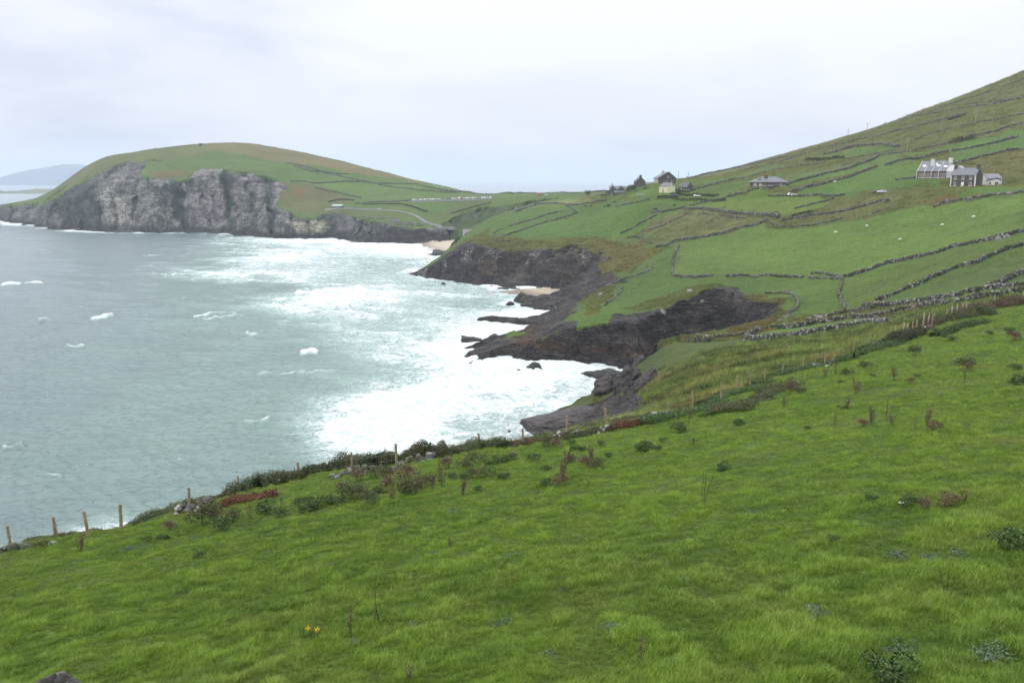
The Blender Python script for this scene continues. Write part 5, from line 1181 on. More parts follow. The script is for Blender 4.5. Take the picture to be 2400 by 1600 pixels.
for k, (n_, rad, h_, w_) in enumerate([(46, .10, .085, .0022), (46, .12, .11, .0024), (42, .10, .14, .0024), (40, .13, .09, .0030), (34, .08, .18, .0022), (30, .12, .07, .0045)]):
    m_ = tuft(k + 5, n_, rad, h_, w_); m_.materials.append(MAT_BLADE); o = bpy.data.objects.new("tuft_%d" % k, m_); tcol.objects.link(o)
r = np.random.default_rng(99)
def scatter(n, dmin, dmax, u0=-.72, u1=.74, pw=1.0):
    d = np.exp(math.log(dmin) + (math.log(dmax) - math.log(dmin)) * r.uniform(0, 1, n) ** pw); u = r.uniform(u0, u1, n)
    return u * d, d
gx1, gy1 = scatter(300000, 6.0, 190, pw=.95)
cr_ = np.interp(gx1, crx, cry); near_ok = gy1 < cr_ * 1.0 + .5
gx1, gy1 = gx1[near_ok], gy1[near_ok]
gx2, gy2 = scatter(60000, 45, 260, -.25, .72)
s2 = (gy2 > np.interp(gx2, crx, cry)) & (zsamp(ROCK, gx2, gy2) < .3) & (zsamp(NZ, gx2, gy2) > .5) & ((gy2 < 175) | (zsamp(col[..., 0] / (col[..., 1] + 1e-6), gx2, gy2) > .8)); gx2, gy2 = gx2[s2], gy2[s2]
gx3, gy3 = scatter(230000, 205, 760, -.14, .72, .9); ok = (zsamp(ROCK, gx3, gy3) < .25) & (zsamp(GSAND, gx3, gy3) < .2) & (zsamp(GSD, gx3, gy3) > 4) & (zsamp(NZ, gx3, gy3) > .6)
ruf = zsamp(col[..., 0] / (col[..., 1] + 1e-6), gx3, gy3); ok &= (ruf > .78) | (r.uniform(size=len(gx3)) < .55); gx3, gy3, ruf = gx3[ok], gy3[ok], ruf[ok]
X = np.r_[gx1, gx2, gx3]; Y = np.r_[gy1, gy2, gy3]; second = np.r_[np.zeros(len(gx1)), np.ones(len(gx2) + len(gx3))] > .5; third = np.r_[np.zeros(len(gx1) + len(gx2)), np.ones(len(gx3))] > .5
clump = fbm2(X / .45, Y / .45, 3, 401); big = fbm2(X / 4.5, Y / 4.5, 3, 403); hue = fbm2(X / 1.1, Y / 1.1, 4, 405) * .8
sc = (0.60 + .34 * clump + .12 * big).clip(.3, 1.6) * (1.35 + sstep(16, 120, Y) * 1.7) * np.where(second, 2.6, 1.0)
sc = np.where(third, (2.2 + 1.6 * clump + 1.0 * big).clip(.8, 5) * np.r_[np.ones(len(gx1) + len(gx2)), np.where(ruf > .78, 1.9, .95)] * np.clip(Y / 330, .9, 1.7), sc)
Z = zsamp(GZ, X, Y)
gc = np.stack([zsamp(col[..., k], X, Y) for k in range(3)], -1)
gc = np.where(second[:, None], gc, gc * .55 + .45 * PAST)
gc = gc * (1.12 + .40 * clump - .10 * big)[:, None]
gc = np.where(second[:, None], gc * (.95 + .62 * fbm2(X / 2.5 + Y / 6, Y / 9 - X / 9, 3, 407))[:, None], gc)
straw = sstep(.0, .8, hue)[:, None] * .38; gc = gc * (1 - straw) + np.array([.118, .150, .030]) * straw
dk = sstep(.2, .8, -hue + .3 * big)[:, None] * .45; gc = gc * (1 - dk) + np.array([.040, .095, .012]) * dk
gc = np.where(third[:, None], np.stack([zsamp(col[..., k], X, Y) for k in range(3)], -1) * (1.0 + .38 * clump - .22 * big)[:, None] * .98, gc)
gc = np.clip(gc * np.where(second & ~third, 1.5, np.where(second, 1.78, 1.62))[:, None], .005, 1)
me = bpy.data.meshes.new("grass"); me.vertices.add(len(X)); me.vertices.foreach_set("co", np.stack([X, Y, Z], -1).astype(np.float32).ravel())
add_attr(me, "sc", sc); add_col(me, "gc", gc); add_attr(me, "rz", r.uniform(-1.1, 1.1, len(X)))
ia = me.attributes.new("pick", 'INT', 'POINT'); ia.data.foreach_set("value", r.integers(0, 6, len(X)).astype(np.int32))
go = link("grass", me); tag(go, "short green pasture grass covering the slope under the viewpoint", "grass", kind='stuff')
ng = bpy.data.node_groups.new("grass_tufts", 'GeometryNodeTree')
ng.interface.new_socket("Geometry", in_out='INPUT', socket_type='NodeSocketGeometry'); ng.interface.new_socket("Geometry", in_out='OUTPUT', socket_type='NodeSocketGeometry')
gi = ng.nodes.new('NodeGroupInput'); gout = ng.nodes.new('NodeGroupOutput')
mp = ng.nodes.new('GeometryNodeMeshToPoints'); ip = ng.nodes.new('GeometryNodeInstanceOnPoints'); ci = ng.nodes.new('GeometryNodeCollectionInfo')
ci.inputs['Collection'].default_value = tcol; ci.inputs['Separate Children'].default_value = True; ci.inputs['Reset Children'].default_value = True
def na(name, typ):
    n = ng.nodes.new('GeometryNodeInputNamedAttribute'); n.data_type = typ; n.inputs['Name'].default_value = name
    return [o for o in n.outputs if o.enabled and o.name == 'Attribute'][0]
cx = ng.nodes.new('ShaderNodeCombineXYZ'); ng.links.new(na("rz", 'FLOAT'), cx.inputs[2])
er = ng.nodes.new('FunctionNodeEulerToRotation'); ng.links.new(cx.outputs[0], er.inputs[0])
ng.links.new(gi.outputs[0], mp.inputs[0]); ng.links.new(mp.outputs[0], ip.inputs['Points']); ng.links.new(ci.outputs[0], ip.inputs['Instance'])
ip.inputs['Pick Instance'].default_value = True; ng.links.new(na("pick", 'INT'), ip.inputs['Instance Index'])
ng.links.new(er.outputs[0], ip.inputs['Rotation']); ng.links.new(na("sc", 'FLOAT'), ip.inputs['Scale'])
ng.links.new(ip.outputs[0], gout.inputs[0])
md = go.modifiers.new("tufts", 'NODES'); md.node_group = ng
# ------------------------------------------------------------------ simple solids
class MB:
    def __init__(s): s.v = []; s.f = []
    def box(s, x0, x1, y0, y1, z0, z1, taper=0.0):
        b = len(s.v); t = taper
        s.v += [(x0, y0, z0), (x1, y0, z0), (x1, y1, z0), (x0, y1, z0), (x0 + t, y0 + t, z1), (x1 - t, y0 + t, z1), (x1 - t, y1 - t, z1), (x0 + t, y1 - t, z1)]
        s.f += [tuple(b + i for i in q) for q in ((0, 3, 2, 1), (4, 5, 6, 7), (0, 1, 5, 4), (1, 2, 6, 5), (2, 3, 7, 6), (3, 0, 4, 7))]; return s
    def prism(s, pts, y0, y1):
        """(x, z) outline extruded along y"""
        b = len(s.v); n = len(pts); s.v += [(x, y0, z) for x, z in pts] + [(x, y1, z) for x, z in pts]
        s.f += [tuple(b + i for i in range(n)), tuple(b + n + i for i in reversed(range(n)))] + [(b + i, b + n + i, b + n + (i + 1) % n, b + (i + 1) % n) for i in range(n)]; return s
    def prismx(s, pts, x0, x1):
        """(y, z) outline extruded along x"""
        b = len(s.v); n = len(pts); s.v += [(x0, y, z) for y, z in pts] + [(x1, y, z) for y, z in pts]
        s.f += [tuple(b + i for i in reversed(range(n))), tuple(b + n + i for i in range(n))] + [(b + i, b + (i + 1) % n, b + n + (i + 1) % n, b + n + i) for i in range(n)]; return s
    def tube(s, a, b_, r0, r1=None, n=8):
        r1 = r0 if r1 is None else r1; a = Vector(a); b_ = Vector(b_); d = (b_ - a).normalized(); p = d.orthogonal().normalized(); q = d.cross(p); k = len(s.v)
        for c, r in ((a, r0), (b_, r1)):
            s.v += [tuple(c + (p * math.cos(6.2832 * i / n) + q * math.sin(6.2832 * i / n)) * r) for i in range(n)]
        s.f += [(k + i, k + (i + 1) % n, k + n + (i + 1) % n, k + n + i) for i in range(n)] + [tuple(k + i for i in reversed(range(n))), tuple(k + n + i for i in range(n))]; return s
    def build(s, name, mat, parent=None, smooth=False, bevel=0.0):
        me = new_mesh(name, s.v, s.f, mat, smooth)
        bm = bmesh.new(); bm.from_mesh(me); bmesh.ops.recalc_face_normals(bm, faces=bm.faces[:]); bm.to_mesh(me); bm.free()
        o = link(name, me, parent)
        if bevel:
            m = o.modifiers.new("bevel", 'BEVEL'); m.width = bevel; m.segments = 2
        return o
def plain(name, c, rough=.8, spec=.25, var=.25, sc=2.0, bump=0.0, metal=0.0):
    g = G(name); P = g.pos(); n_ = g.noise(P, sc, 5, .65)
    cc = g.mix(g.mr(n_, .35, .65), tuple(np.array(c) * (1 - var)), tuple(np.array(c) * (1 + var)))
    return g.fin(cc, rough, spec, g.bump(n_, .5, bump) if bump else None, metal)
M_WHITE = plain("white_render", (.56, .56, .55), .85, .2, .06, .6); M_SLATE = plain("slate_roof", (.125, .130, .150), .55, .4, .18, 1.5, .03); M_DSLATE = plain("dark_slate_roof", (.085, .088, .098), .6, .35, .2, 1.5, .03)
M_PAR = plain("parapet_render", (.42, .42, .41), .85, .2, .06, .6); M_CREAM = plain("cream_render", (.62, .60, .40), .85, .2, .05, .6); M_GREYW = plain("grey_render", (.37, .37, .36), .85, .2, .06, .6); M_BRNW = plain("brown_brick", (.13, .085, .065), .85, .2, .3, 3)
M_GLASS = plain("window_glass", (.035, .04, .045), .12, .6, .1, 1); M_FRAME = plain("white_window_frame", (.75, .75, .73), .6, .3, .03, 1); M_CURT = plain("pale_curtain", (.55, .53, .48), .8, .2, .1, 2)
M_TEAL = plain("pale_green_roof", (.30, .46, .42), .5, .4, .06, 1); M_TAR = plain("tarmac", (.16, .16, .165), .9, .2, .15, .6); M_CONC = plain("concrete", (.32, .31, .29), .9, .2, .15, 1)
M_POLE = plain("weathered_pole", (.22, .20, .17), .9, .1, .2, 3); M_POST = plain("weathered_post", (.25, .205, .13), .9, .1, .35, 9, .01); M_POSTG = plain("pale_post", (.36, .34, .29), .9, .1, .2, 6); M_WIRE = plain("fence_wire", (.28, .28, .27), .5, .5, .1, 1)
g = G("rubble_masonry"); P = g.pos(); v_ = g.voro(g.mapping(P, (1, 1, 1.7)), 2.2, 'F1', 1); e_ = g.voro(g.mapping(P, (1, 1, 1.7)), 2.2, 'DISTANCE_TO_EDGE')
M_MASON = g.fin(g.mix(g.mr(e_, 0, .08, 1, 0), g.mix(g.mr(g.noise(P, .8, 4, .6), .3, .7), (.040, .036, .034), (.095, .085, .078)), (.13, .12, .11)), .9, .2)
def window(parent, x, z, w, h, y, frame=M_FRAME, pane=M_GLASS, side=None, sill=True, panes=2):
    """window on a wall: side None = front wall (facing -y) at plane y, 'r' = right gable (facing +x) at plane x=y"""
    if side is None:
        f = MB(); t = .09
        f.box(x - w / 2, x + w / 2, y - .05, y + .05, z, z + t).box(x - w / 2, x + w / 2, y - .05, y + .05, z + h - t, z + h)
        f.box(x - w / 2, x - w / 2 + t, y - .05, y + .05, z + t, z + h - t).box(x + w / 2 - t, x + w / 2, y - .05, y + .05, z + t, z + h - t)
        if panes > 1: f.box(x - .03, x + .03, y - .045, y + .045, z + t, z + h - t)
        o = f.build("window", frame, parent); MB().box(x - w / 2 + t, x + w / 2 - t, y - .02, y + .03, z + t, z + h - t).build("pane", pane, o)
        if sill: MB().box(x - w / 2 - .12, x + w / 2 + .12, y - .16, y - .001, z - .13, z - .002).build("sill", frame, o)
    else:
        sg = 1 if side == 'r' else -1
        o = MB().box(*sorted((y - .04 * sg, y + .04 * sg)), x - w / 2, x + w / 2, z, z + h).build("window", frame, parent)
        MB().box(*sorted((y + .042 * sg, y + .06 * sg)), x - w / 2 + .09, x + w / 2 - .09, z + .09, z + h - .09).build("pane", pane, o)
    return o
def gable_house(parent, L, D, eave, ridge, wall, roof, over=.25, x0=None, y0=0.0, found=2.5, th=.16, name="wall", zb=0.0):
    """ridge along x; front wall on y = y0"""
    x0 = -L / 2 if x0 is None else x0; x1 = x0 + L; y1 = y0 + D; ym = (y0 + y1) / 2
    MB().prismx([(y0, zb - found), (y1, zb - found), (y1, eave), (ym, ridge), (y0, eave)], x0, x1).build(name, wall, parent)
    s = (ridge - eave) / (D / 2); o = over
    m = MB().prismx([(y0 - o, eave - o * s + .02), (ym, ridge + .02), (y1 + o, eave - o * s + .02), (y1 + o, eave - o * s + th), (ym, ridge + th), (y0 - o, eave - o * s + th)], x0 - o * .5, x1 + o * .5)
    return m.build("roof", roof, parent)
def chimney(parent, x, y, z0, z1, w, d, mat, pots=2):
    o = MB().box(x - w / 2, x + w / 2, y - d / 2, y + d / 2, z0, z1).box(x - w / 2 - .08, x + w / 2 + .08, y - d / 2 - .08, y + d / 2 + .08, z1, z1 + .15).build("chimney", mat, parent)
    for k in range(pots):
        xx = x + (k - (pots - 1) / 2) * w * .5; MB().tube((xx, y, z1 + .151), (xx, y, z1 + .5), .13, .11).build("chimney_pot", M_BRNW, o)
    return o
def place(name, px, py, d, yaw, label, cat, group=None):
    u, t = ray(px, py); return empty(name, (u * d, d, CAMZ + t * d), math.radians(yaw), label, cat, group)
# --- two-storey stone house: nearest corner at pixel 2285, 438
GRP = "houses scattered over the slope"
e = place("stone_house", 2284.5, 438.5, 385, -48, "dark stone two storey house with pale quoins and a slate roof", "house", GRP)
gable_house(e, 10.6, 7.2, 5.3, 8.3, M_MASON, M_SLATE, x0=-10.6)
for x in (-8.6, -5.3, -2.0): window(e, x, 3.4, 1.0, 1.35, -.001)
for x in (-8.6, -2.0): window(e, x, .6, 1.0, 1.55, -.001)
dr_ = MB().box(-5.85, -4.75, -.07, .02, -.2, 2.2).build("door", M_FRAME, e); MB().box(-5.0, -4.93, -.12, -.07, .95, 1.05).build("handle", M_GLASS, dr_)
q = MB()
for k in range(12):
    w_ = .5 if k % 2 else .3
    q.box(-w_, .03, -.035, .0, k * .43, k * .43 + .36); q.box(-10.63, -10.6 + w_, -.035, .0, k * .43, k * .43 + .36); q.box(-.0, .035, .03, w_, k * .43, k * .43 + .36)
q.build("quoins", M_FRAME, e)
chimney(e, -.5, 3.5, 7.4, 9.6, .9, 1.5, M_MASON); chimney(e, -10.1, 3.5, 7.4, 9.5, .9, 1.5, M_MASON)
# --- white cottage with a porch
e = place("white_cottage", 2313, 435.5, 392, -12, "white rendered cottage with a small gabled porch beside the stone house", "house", GRP)
MB().prismx([(0.6, -2.5), (6.5, -2.5), (6.5, 5.2), (.6, 3.2)], 0, 6.2).build("wall", M_WHITE, e)
MB().prismx([(.3, 3.25), (6.6, 5.4), (6.6, 5.25), (.3, 3.1)], -.15, 6.35).build("roof", M_SLATE, e)
pr = MB().prism([(-.3, -2), (5.0, -2), (5.0, 2.2), (3.6, 3.1), (1.8, 2.6), (-.3, 2.2)], -1.6, .598).build("porch", M_WHITE, e)
MB().prism([(-.5, 2.15), (2.0, 3.05), (3.5, 3.45), (5.3, 2.15), (5.3, 2.3), (3.5, 3.65), (-.5, 2.4)], -1.8, .59).build("porch_roof", M_DSLATE, e)
window(e, .7, .3, 1.0, 1.5, -1.602); window(e, 3.4, .2, 1.5, 1.7, -1.602)
# --- long white terrace with stepped parapets
e = place("terrace_house", 2148.5, 419.5, 425, -40, "long white terrace with parapet walls between slate roofs and skylights", "house", GRP)
L = 13.2
MB().prismx([(0, -2.5), (14, -2.5), (14, 3.9), (7.4, 8.3), (0, 3.6)], 0, L).build("wall", M_BRNW, e)
rf = MB().prismx([(-.25, 3.5), (7.4, 8.45), (14.3, 3.9), (14.3, 4.05), (7.4, 8.62), (-.25, 3.68)], .1, L - .1).build("roof", M_SLATE, e)
for i, (x, yt, yf) in enumerate(((0, 7.6, -1.2), (3.5, 3.6, -.9), (6.7, 5.6, -1.5), (9.9, 7.6, -1.2))):
    zt = 3.6 + (8.3 - 3.6) * yt / 7.4
    MB().prismx([(yf, -2.5), (yt, -2.5), (yt, zt + .3), (0, 4.15), (yf, 3.75)], x - .13, x + .14).build("parapet", M_PAR, e)
MB().prismx([(-.3, -2.5), (14.2, -2.5), (14.2, 4.2), (7.4, 8.9), (-.3, 4.0)], L - .02, L + .3).build("gable", M_GREYW, e)
MB().prismx([(-1.6, -2.5), (5.5, -2.5), (4.4, 6.6), (-1.6, 3.6)], L + .32, L + 3.6).build("gable", M_GREYW, e)
for x in (1.1, 2.5, 4.5, 5.8, 7.7, 9.0, 10.9, 12.2):
    window(e, x, .5, .95, 2.0, -.003, pane=M_GLASS)
def skylight(x0, yy):
    z = 3.6 + 4.85 * (yy + .25) / 7.65 + .12; zz = 4.85 / 7.65 * 1.2
    return MB().prismx([(yy, z), (yy + 1.2, z + zz), (yy + 1.2, z + zz + .08), (yy, z + .08)], x0, x0 + .6).build("skylight", M_FRAME, rf)
for x0, yy in ((1.3, 3.2), (2.1, 3.2), (6.9, 4.6), (7.7, 3.3), (8.5, 3.3), (10.9, 2.8), (11.8, 2.6)): skylight(x0, yy)
chimney(e, 5.6, 4.2, 5.4, 9.4, 1.5, 1.5, M_WHITE, 0); chimney(e, L - .2, 6.6, 7.6, 10.0, 1.6, 1.1, M_WHITE, 1)
MB().prism([(L + .32, -2), (L + 7, -2), (L + 7, 4.0), (L + 3.6, 6.3), (L + .32, 4.2)], 5.6, 12).build("rear_wing", M_GREYW, e)
# --- bungalow
e = place("bungalow", 1803, 437.5, 498, -8, "brown bungalow with a wide grey hipped roof and white windows", "house", GRP)
MB().box(-9.6, 9.6, 0, 9, -2.5, 2.5).build("wall", M_BRNW, e)
m = MB(); m.v = [(-10.6, -1, 2.4), (10.6, -1, 2.4), (10.6, 10, 2.4), (-10.6, 10, 2.4), (-4.0, 4.5, 5.6), (4.6, 4.5, 5.6), (-10.6, -1, 2.62), (10.6, -1, 2.62), (10.6, 10, 2.62), (-10.6, 10, 2.62)]
m.f = [(0, 3, 2, 1), (0, 1, 7, 6), (1, 2, 8, 7), (2, 3, 9, 8), (3, 0, 6, 9), (6, 7, 5, 4), (7, 8, 5), (8, 9, 4, 5), (9, 6, 4)]; rf = m.build("roof", M_SLATE, e)
MB().prismx([(1.0, 4.0), (3.2, 5.3), (3.2, 5.4), (1.0, 4.1)], -6.2, -4.6).build("solar_panel", M_DSLATE, rf)
chimney(e, -1.6, 3.0, 3.6, 6.3, 1.9, .8, M_BRNW, 0)
for x, w_ in ((-8.0, 1.8), (-5.0, 2.0), (-2.6, 1.0), (.3, 2.2), (3.6, 2.4), (8.2, 2.0)): window(e, x, .6, w_, 1.5, -.003, pane=M_CURT if x < -4 else M_GLASS)
MB().box(-5.2, 2.0, -2.4, -.01, -2.5, -.4).build("terrace_deck", M_CONC, e); MB().box(5.6, 7.0, -.05, .01, -.2, 2.1).build("door", plain("tan_door", (.4, .3, .2)), e)
# --- yellow cottage
e = place("yellow_cottage", 1563, 452, 552, -60, "cream yellow cottage with a pale slate roof and tall gable", "house", GRP)
gable_house(e, 7.6, 6.8, 3.7, 6.4, M_CREAM, M_SLATE, x0=-7.6, over=.15)
for x in (-6.6, -1.0): window(e, x, .8, .55, 1.9, -.003, sill=False, panes=1)
for x in (-4.4, -3.1): MB().box(x - .35, x + .35, -.06, .01, 0, 2.6).build("door", plain("brown_door", (.25, .17, .10)), e)
window(e, 2.3, 4.0, .8, 1.2, 0, side='r'); window(e, 4.7, 4.0, .8, 1.2, 0, side='r'); window(e, 5.0, .5, .8, 1.1, 0, side='r')
chimney(e, -3.6, 3.4, 6.1, 7.2, .7, .6, M_MASON, 1)
# --- small dark house behind the yellow cottage
e = place("dark_stone_cottage", 1606, 446, 585, -52, "small dark stone cottage with a dark roof right of the yellow cottage", "house", GRP)
gable_house(e, 7.6, 6.0, 2.2, 5.2, M_MASON, M_DSLATE, x0=-6)
MB().box(1.62, 4.5, 1.2, 6, -2, 1.4).build("outhouse", M_MASON, e); window(e, -3.5, .5, .8, 1.0, -.003)
# --- tall gable house on the skyline
e = place("gable_house", 1501, 438.5, 650, 0, "tall narrow dark stone gable house standing against the sky", "house", GRP)
MB().prism([(-3.6, -3), (3.6, -3), (3.6, 4.1), (0, 7.4), (-3.6, 4.1)], 0, 10).build("wall", M_MASON, e)
MB().prism([(-3.8, 4.0), (0, 7.5), (3.85, 4.0), (3.85, 4.25), (0, 7.75), (-3.8, 4.25)], -.15, 10.15).build("roof", M_SLATE, e); chimney(e, 0, .7, 7.0, 8.6, 1.7, 1.0, M_MASON, 2)
e = place("stone_shed", 1522, 437, 655, 4, "long low stone shed with a grey roof between the two gable houses", "shed", GRP)
gable_house(e, 9.0, 5, 1.5, 3.0, M_MASON, M_SLATE); MB().box(-1, 0, -.05, .01, -.5, 1.2).build("door", M_DSLATE, e)
# --- large dark barn-like house
e = place("large_gable_house", 1561, 432, 642, 6, "large dark house with a broad gable and a grey chimney", "house", GRP)
MB().prism([(-5.6, -4), (7.4, -4), (7.4, 4.2), (1.8, 8.6), (-5.6, 4.9)], 0, 12).build("wall", M_MASON, e)
MB().prism([(-7.0, 4.1), (1.8, 8.8), (7.9, 4.0), (7.9, 4.4), (1.8, 9.15), (-7.0, 4.4)], -.5, 12.3).build("roof", M_SLATE, e)
MB().box(-6.7, -5.62, .4, 9, -3, 4.2).build("sun_porch", M_GREYW, e); chimney(e, -1.6, 4, 6.6, 9.6, 1.4, 1.0, M_GREYW, 2)
window(e, .5, 1.4, 1.0, 1.3, -.003); window(e, 4.2, 1.4, 1.0, 1.3, -.003); window(e, 1.4, 5.0, .9, 1.2, -.003)
# --- old house with two gables
e = place("two_gabled_house", 1446, 456.5, 705, -6, "old grey stone house with two front gables and a lean-to", "house", GRP)
gable_house(e, 12.6, 6, 4.2, 6.9, M_MASON, M_SLATE, x0=-6.2, y0=3)
for x in (-3.2, 3.4): MB().prism([(x - 2.4, -2.5), (x + 2.4, -2.5), (x + 2.4, 4.3), (x, 6.6), (x - 2.4, 4.3)], 1.2 if x < 0 else .4, 5).build("gable", M_MASON, e)
for x in (-3.2, 3.4): MB().prism([(x - 2.8, 4.05), (x, 6.75), (x + 2.8, 4.05), (x + 2.8, 4.3), (x, 7.0), (x - 2.8, 4.3)], (1.0 if x < 0 else .2), 5.2).build("gable_roof", M_DSLATE, e)
MB().prismx([(-3.4, -2.5), (1.0, -2.5), (1.0, 3.3), (-3.4, 1.7)], -2.6, 6.2).build("lean_to", M_MASON, e); MB().prismx([(-3.6, 1.75), (1.1, 3.45), (1.1, 3.6), (-3.6, 1.9)], -2.8, 6.4).build("lean_to_roof", M_DSLATE, e)
chimney(e, -3.9, 5.6, 6.4, 8.6, .8, .8, M_BRNW, 1); window(e, -4.4, .6, 1.2, 1.6, 1.19)
e = place("stone_outbuilding", 1424.5, 457, 700, 0, "small square stone outbuilding with a white lintel left of the old house", "shed", GRP)
MB().box(-1.5, 1.3, 0, 3, -2, 3.6).build("wall", M_MASON, e); MB().box(-1.6, 1.4, -.15, 3.1, 3.6, 3.9).build("roof", M_GREYW, e); MB().box(-.5, .4, -.04, .01, 0, 2).build("door", M_DSLATE, e)
# --- ruins on the headland summit and the hut
for lab, px, py, w_, h_ in (("ruined stone lookout hut on the brow of the headland", 470, 340, 4.6, 2.8), ("tiny stone cairn right of the headland summit", 560, 337, 1.5, 1.3)):
    x, y = cast(px, py + 1.5, 900, 1600); e = empty("stone_hut" if w_ > 2 else "stone_cairn", (x, y, gz(x, y)), .2, lab, "ruin" if w_ > 2 else "cairn")
    if w_ > 2: MB().box(-w_ / 2, w_ / 2, 0, 3.5, -1, h_, .1).build("wall", M_MASON, e); MB().box(-w_ / 2 - .2, w_ / 2 + .2, -.2, 3.7, h_, h_ + .35).build("roof", M_DSLATE, e); MB().box(-.4, .5, -.05, .02, .1, 1.8).build("door", M_GLASS, e)
    else: MB().box(-w_ / 2, w_ / 2, -.6, .6, -.5, h_, .4).box(-.3, .3, -.3, .3, h_, h_ + .5, .1).build("cairn", M_MASON, e)
x, y = cast(526, 338, 900, 1600); e = empty("marker_post", (x, y, gz(x, y)), 0, "thin marker post on the very top of the headland", "post"); MB().tube((0, 0, -.5), (0, 0, 2.6), .16, .12).build("post", M_POLE, e)
x, y = cast(790, 488, 780, 1100)
e = empty("hut", (x, y, gz(x, y)), -.08, "long hut with a pale green roof above the headland road", "hut")
MB().box(-5.2, 4.6, 0, 5, -1.5, 2.3).build("wall", M_BRNW, e); MB().prismx([(-.8, 2.3), (5.4, 3.6), (5.4, 3.9), (-.8, 2.6)], -5.8, 5.2).build("roof", M_TEAL, e); MB().box(4.62, 7.0, .5, 4, -1, 2.0).build("annexe", plain("green_shed", (.05, .14, .09)), e)
for xx in (-3.4, -.6, 2.2): window(e, xx, .8, 1.8, .9, -.003)
x, y = cast(779, 491, 780, 1100); e = empty("retaining_wall", (x, y, gz(x, y)), -.05, "grey retaining wall of the yard left of the green roofed hut", "retaining wall"); MB().box(-8.0, 8.0, 0, 5, -2.5, 1.0).build("wall", M_CONC, e)
x, y = cast(1095, 545, 700, 960); e = empty("slipway_wall", (x, y, gz(x, y)), -.2, "pale concrete block wall at the foot of the beach road", "wall"); MB().box(-4, 3, 0, 3, -3, 2.6, .1).build("wall", M_CONC, e)

# ------------------------------------------------------------------ roads
def ribbon(name, pix, w, dmin, dmax, mat, lift=.25, skirt=2.2):
    Q = resample(cast_poly(pix, dmin, dmax), 3.0)
    for _ in range(2): Q[1:-1] = (Q[:-2] + Q[1:-1] * 2 + Q[2:]) / 4
    dv = np.gradient(Q, axis=0); dv /= np.linalg.norm(dv, axis=1)[:, None]; nr_ = np.stack([-dv[:, 1], dv[:, 0]], -1)
    A_, B_ = Q + nr_ * w / 2, Q - nr_ * w / 2
    z = np.maximum(np.maximum(zsamp(GZ, *A_.T), zsamp(GZ, *B_.T)), zsamp(GZ, *Q.T)); z = np.convolve(np.pad(z, 3, mode='edge'), np.ones(7) / 7, 'valid') + lift
    n = len(Q); V = np.concatenate([np.c_[A_, z], np.c_[B_, z], np.c_[A_ + nr_ * skirt * .55, z - skirt], np.c_[B_ - nr_ * skirt * .55, z - skirt]])
    F = [(i, i + 1, n + i + 1, n + i) for i in range(n - 1)] + [(2 * n + i, 2 * n + i + 1, i + 1, i) for i in range(n - 1)] + [(n + i, n + i + 1, 3 * n + i + 1, 3 * n + i) for i in range(n - 1)]
    me = new_mesh(name, V, F, mat); bm = bmesh.new(); bm.from_mesh(me); bmesh.ops.recalc_face_normals(bm, faces=bm.faces[:]); bm.to_mesh(me); bm.free()
    return tag(link(name, me), kind='structure')
ribbon("road", [(770, 490), (835, 490), (880, 491), (930, 495), (960, 500), (978, 507), (992, 517), (1006, 524), (1040, 530), (1060, 534)], 4.6, 780, 1000, M_TAR, .3)

ribbon("car_park", [(960, 472), (1060, 469), (1160, 465)], 9, 900, 1100, M_TAR, .2)

# ------------------------------------------------------------------ vehicles
def paint(name, c): return plain(name, c, .35, .5, .03, 1)
def car_proto(paintm):
    e = empty("parked_car", (0, 0, 0))
    b = MB(); b.prism([(-2.1, .35), (2.1, .35), (2.15, .75), (1.9, .88), (1.0, .98), (.45, 1.45), (-1.35, 1.48), (-2.0, 1.0), (-2.12, .8)], -.85, .85); b.build("body", paintm, e, bevel=.08)
    w = MB(); w.prism([(.82, 1.0), (.38, 1.38), (-1.28, 1.41), (-1.78, 1.02)], -.87, .87); w.build("side_window", M_GLASS, e)
    MB().prism([(1.02, .99), (.47, 1.46), (.44, 1.42), (.94, .97)], -.7, .7).build("windscreen", M_GLASS, e)
    for x in (-1.35, 1.35):
        for y in (-.86, .86):
            t = MB().tube((x, y - .1, .33), (x, y + .1, .33), .33, n=12).build("wheel", M_TYRE, e); MB().tube((x, y - .11, .33), (x, y + .11, .33), .18, n=8).build("rim", M_RIM, t)
    for y in (-.6, .6): MB().box(2.1, 2.17, y - .18, y + .18, .6, .76).build("headlight", M_FRAME, e)
    return e
M_TYRE = plain("tyre", (.02, .02, .02), .8, .2, .1, 2); M_RIM = plain("rim", (.35, .35, .36), .3, .6, .05, 2, 0, .6)
def van_proto(paintm):
    e = empty("parked_van", (0, 0, 0))
    MB().prism([(-2.6, .4), (2.6, .4), (2.62, 1.1), (2.2, 1.4), (1.6, 2.2), (-2.6, 2.3)], -.95, .95).build("body", paintm, e, bevel=.08)
    MB().prism([(2.0, 1.4), (1.55, 2.05), (.6, 2.05), (.6, 1.4)], -.97, .97).build("side_window", M_GLASS, e)
    for x in (-1.7, 1.7):
        for y in (-.96, .96): MB().tube((x, y - .1, .36), (x, y + .1, .36), .36, n=12).build("wheel", M_TYRE, e)
    return e
_cars = {}
def car(px, py, colour, label, yaw, dmin, dmax, group=None, van=False, d=None, lift=0.0):
    C_ = dict(white=(.75, .75, .75), silver=(.42, .44, .46), grey=(.14, .15, .16), blue=(.06, .10, .22), dark=(.03, .03, .035), red=(.45, .03, .02), orange=(.5, .12, .05), green=(.15, .28, .24))
    k = (colour, van); x, y = cast(px, py, dmin, dmax) if d is None else (ray(px, py)[0] * d, d)
    if k not in _cars: _cars[k] = e = (van_proto if van else car_proto)(paint(colour + "_paint", C_[colour]))
    else: e = copy_tree(_cars[k])
    e.location = (x, y, gz(x, y) + lift); e.rotation_euler = (0, 0, math.radians(yaw)); return tag(e, label, "van" if van else "car", group)
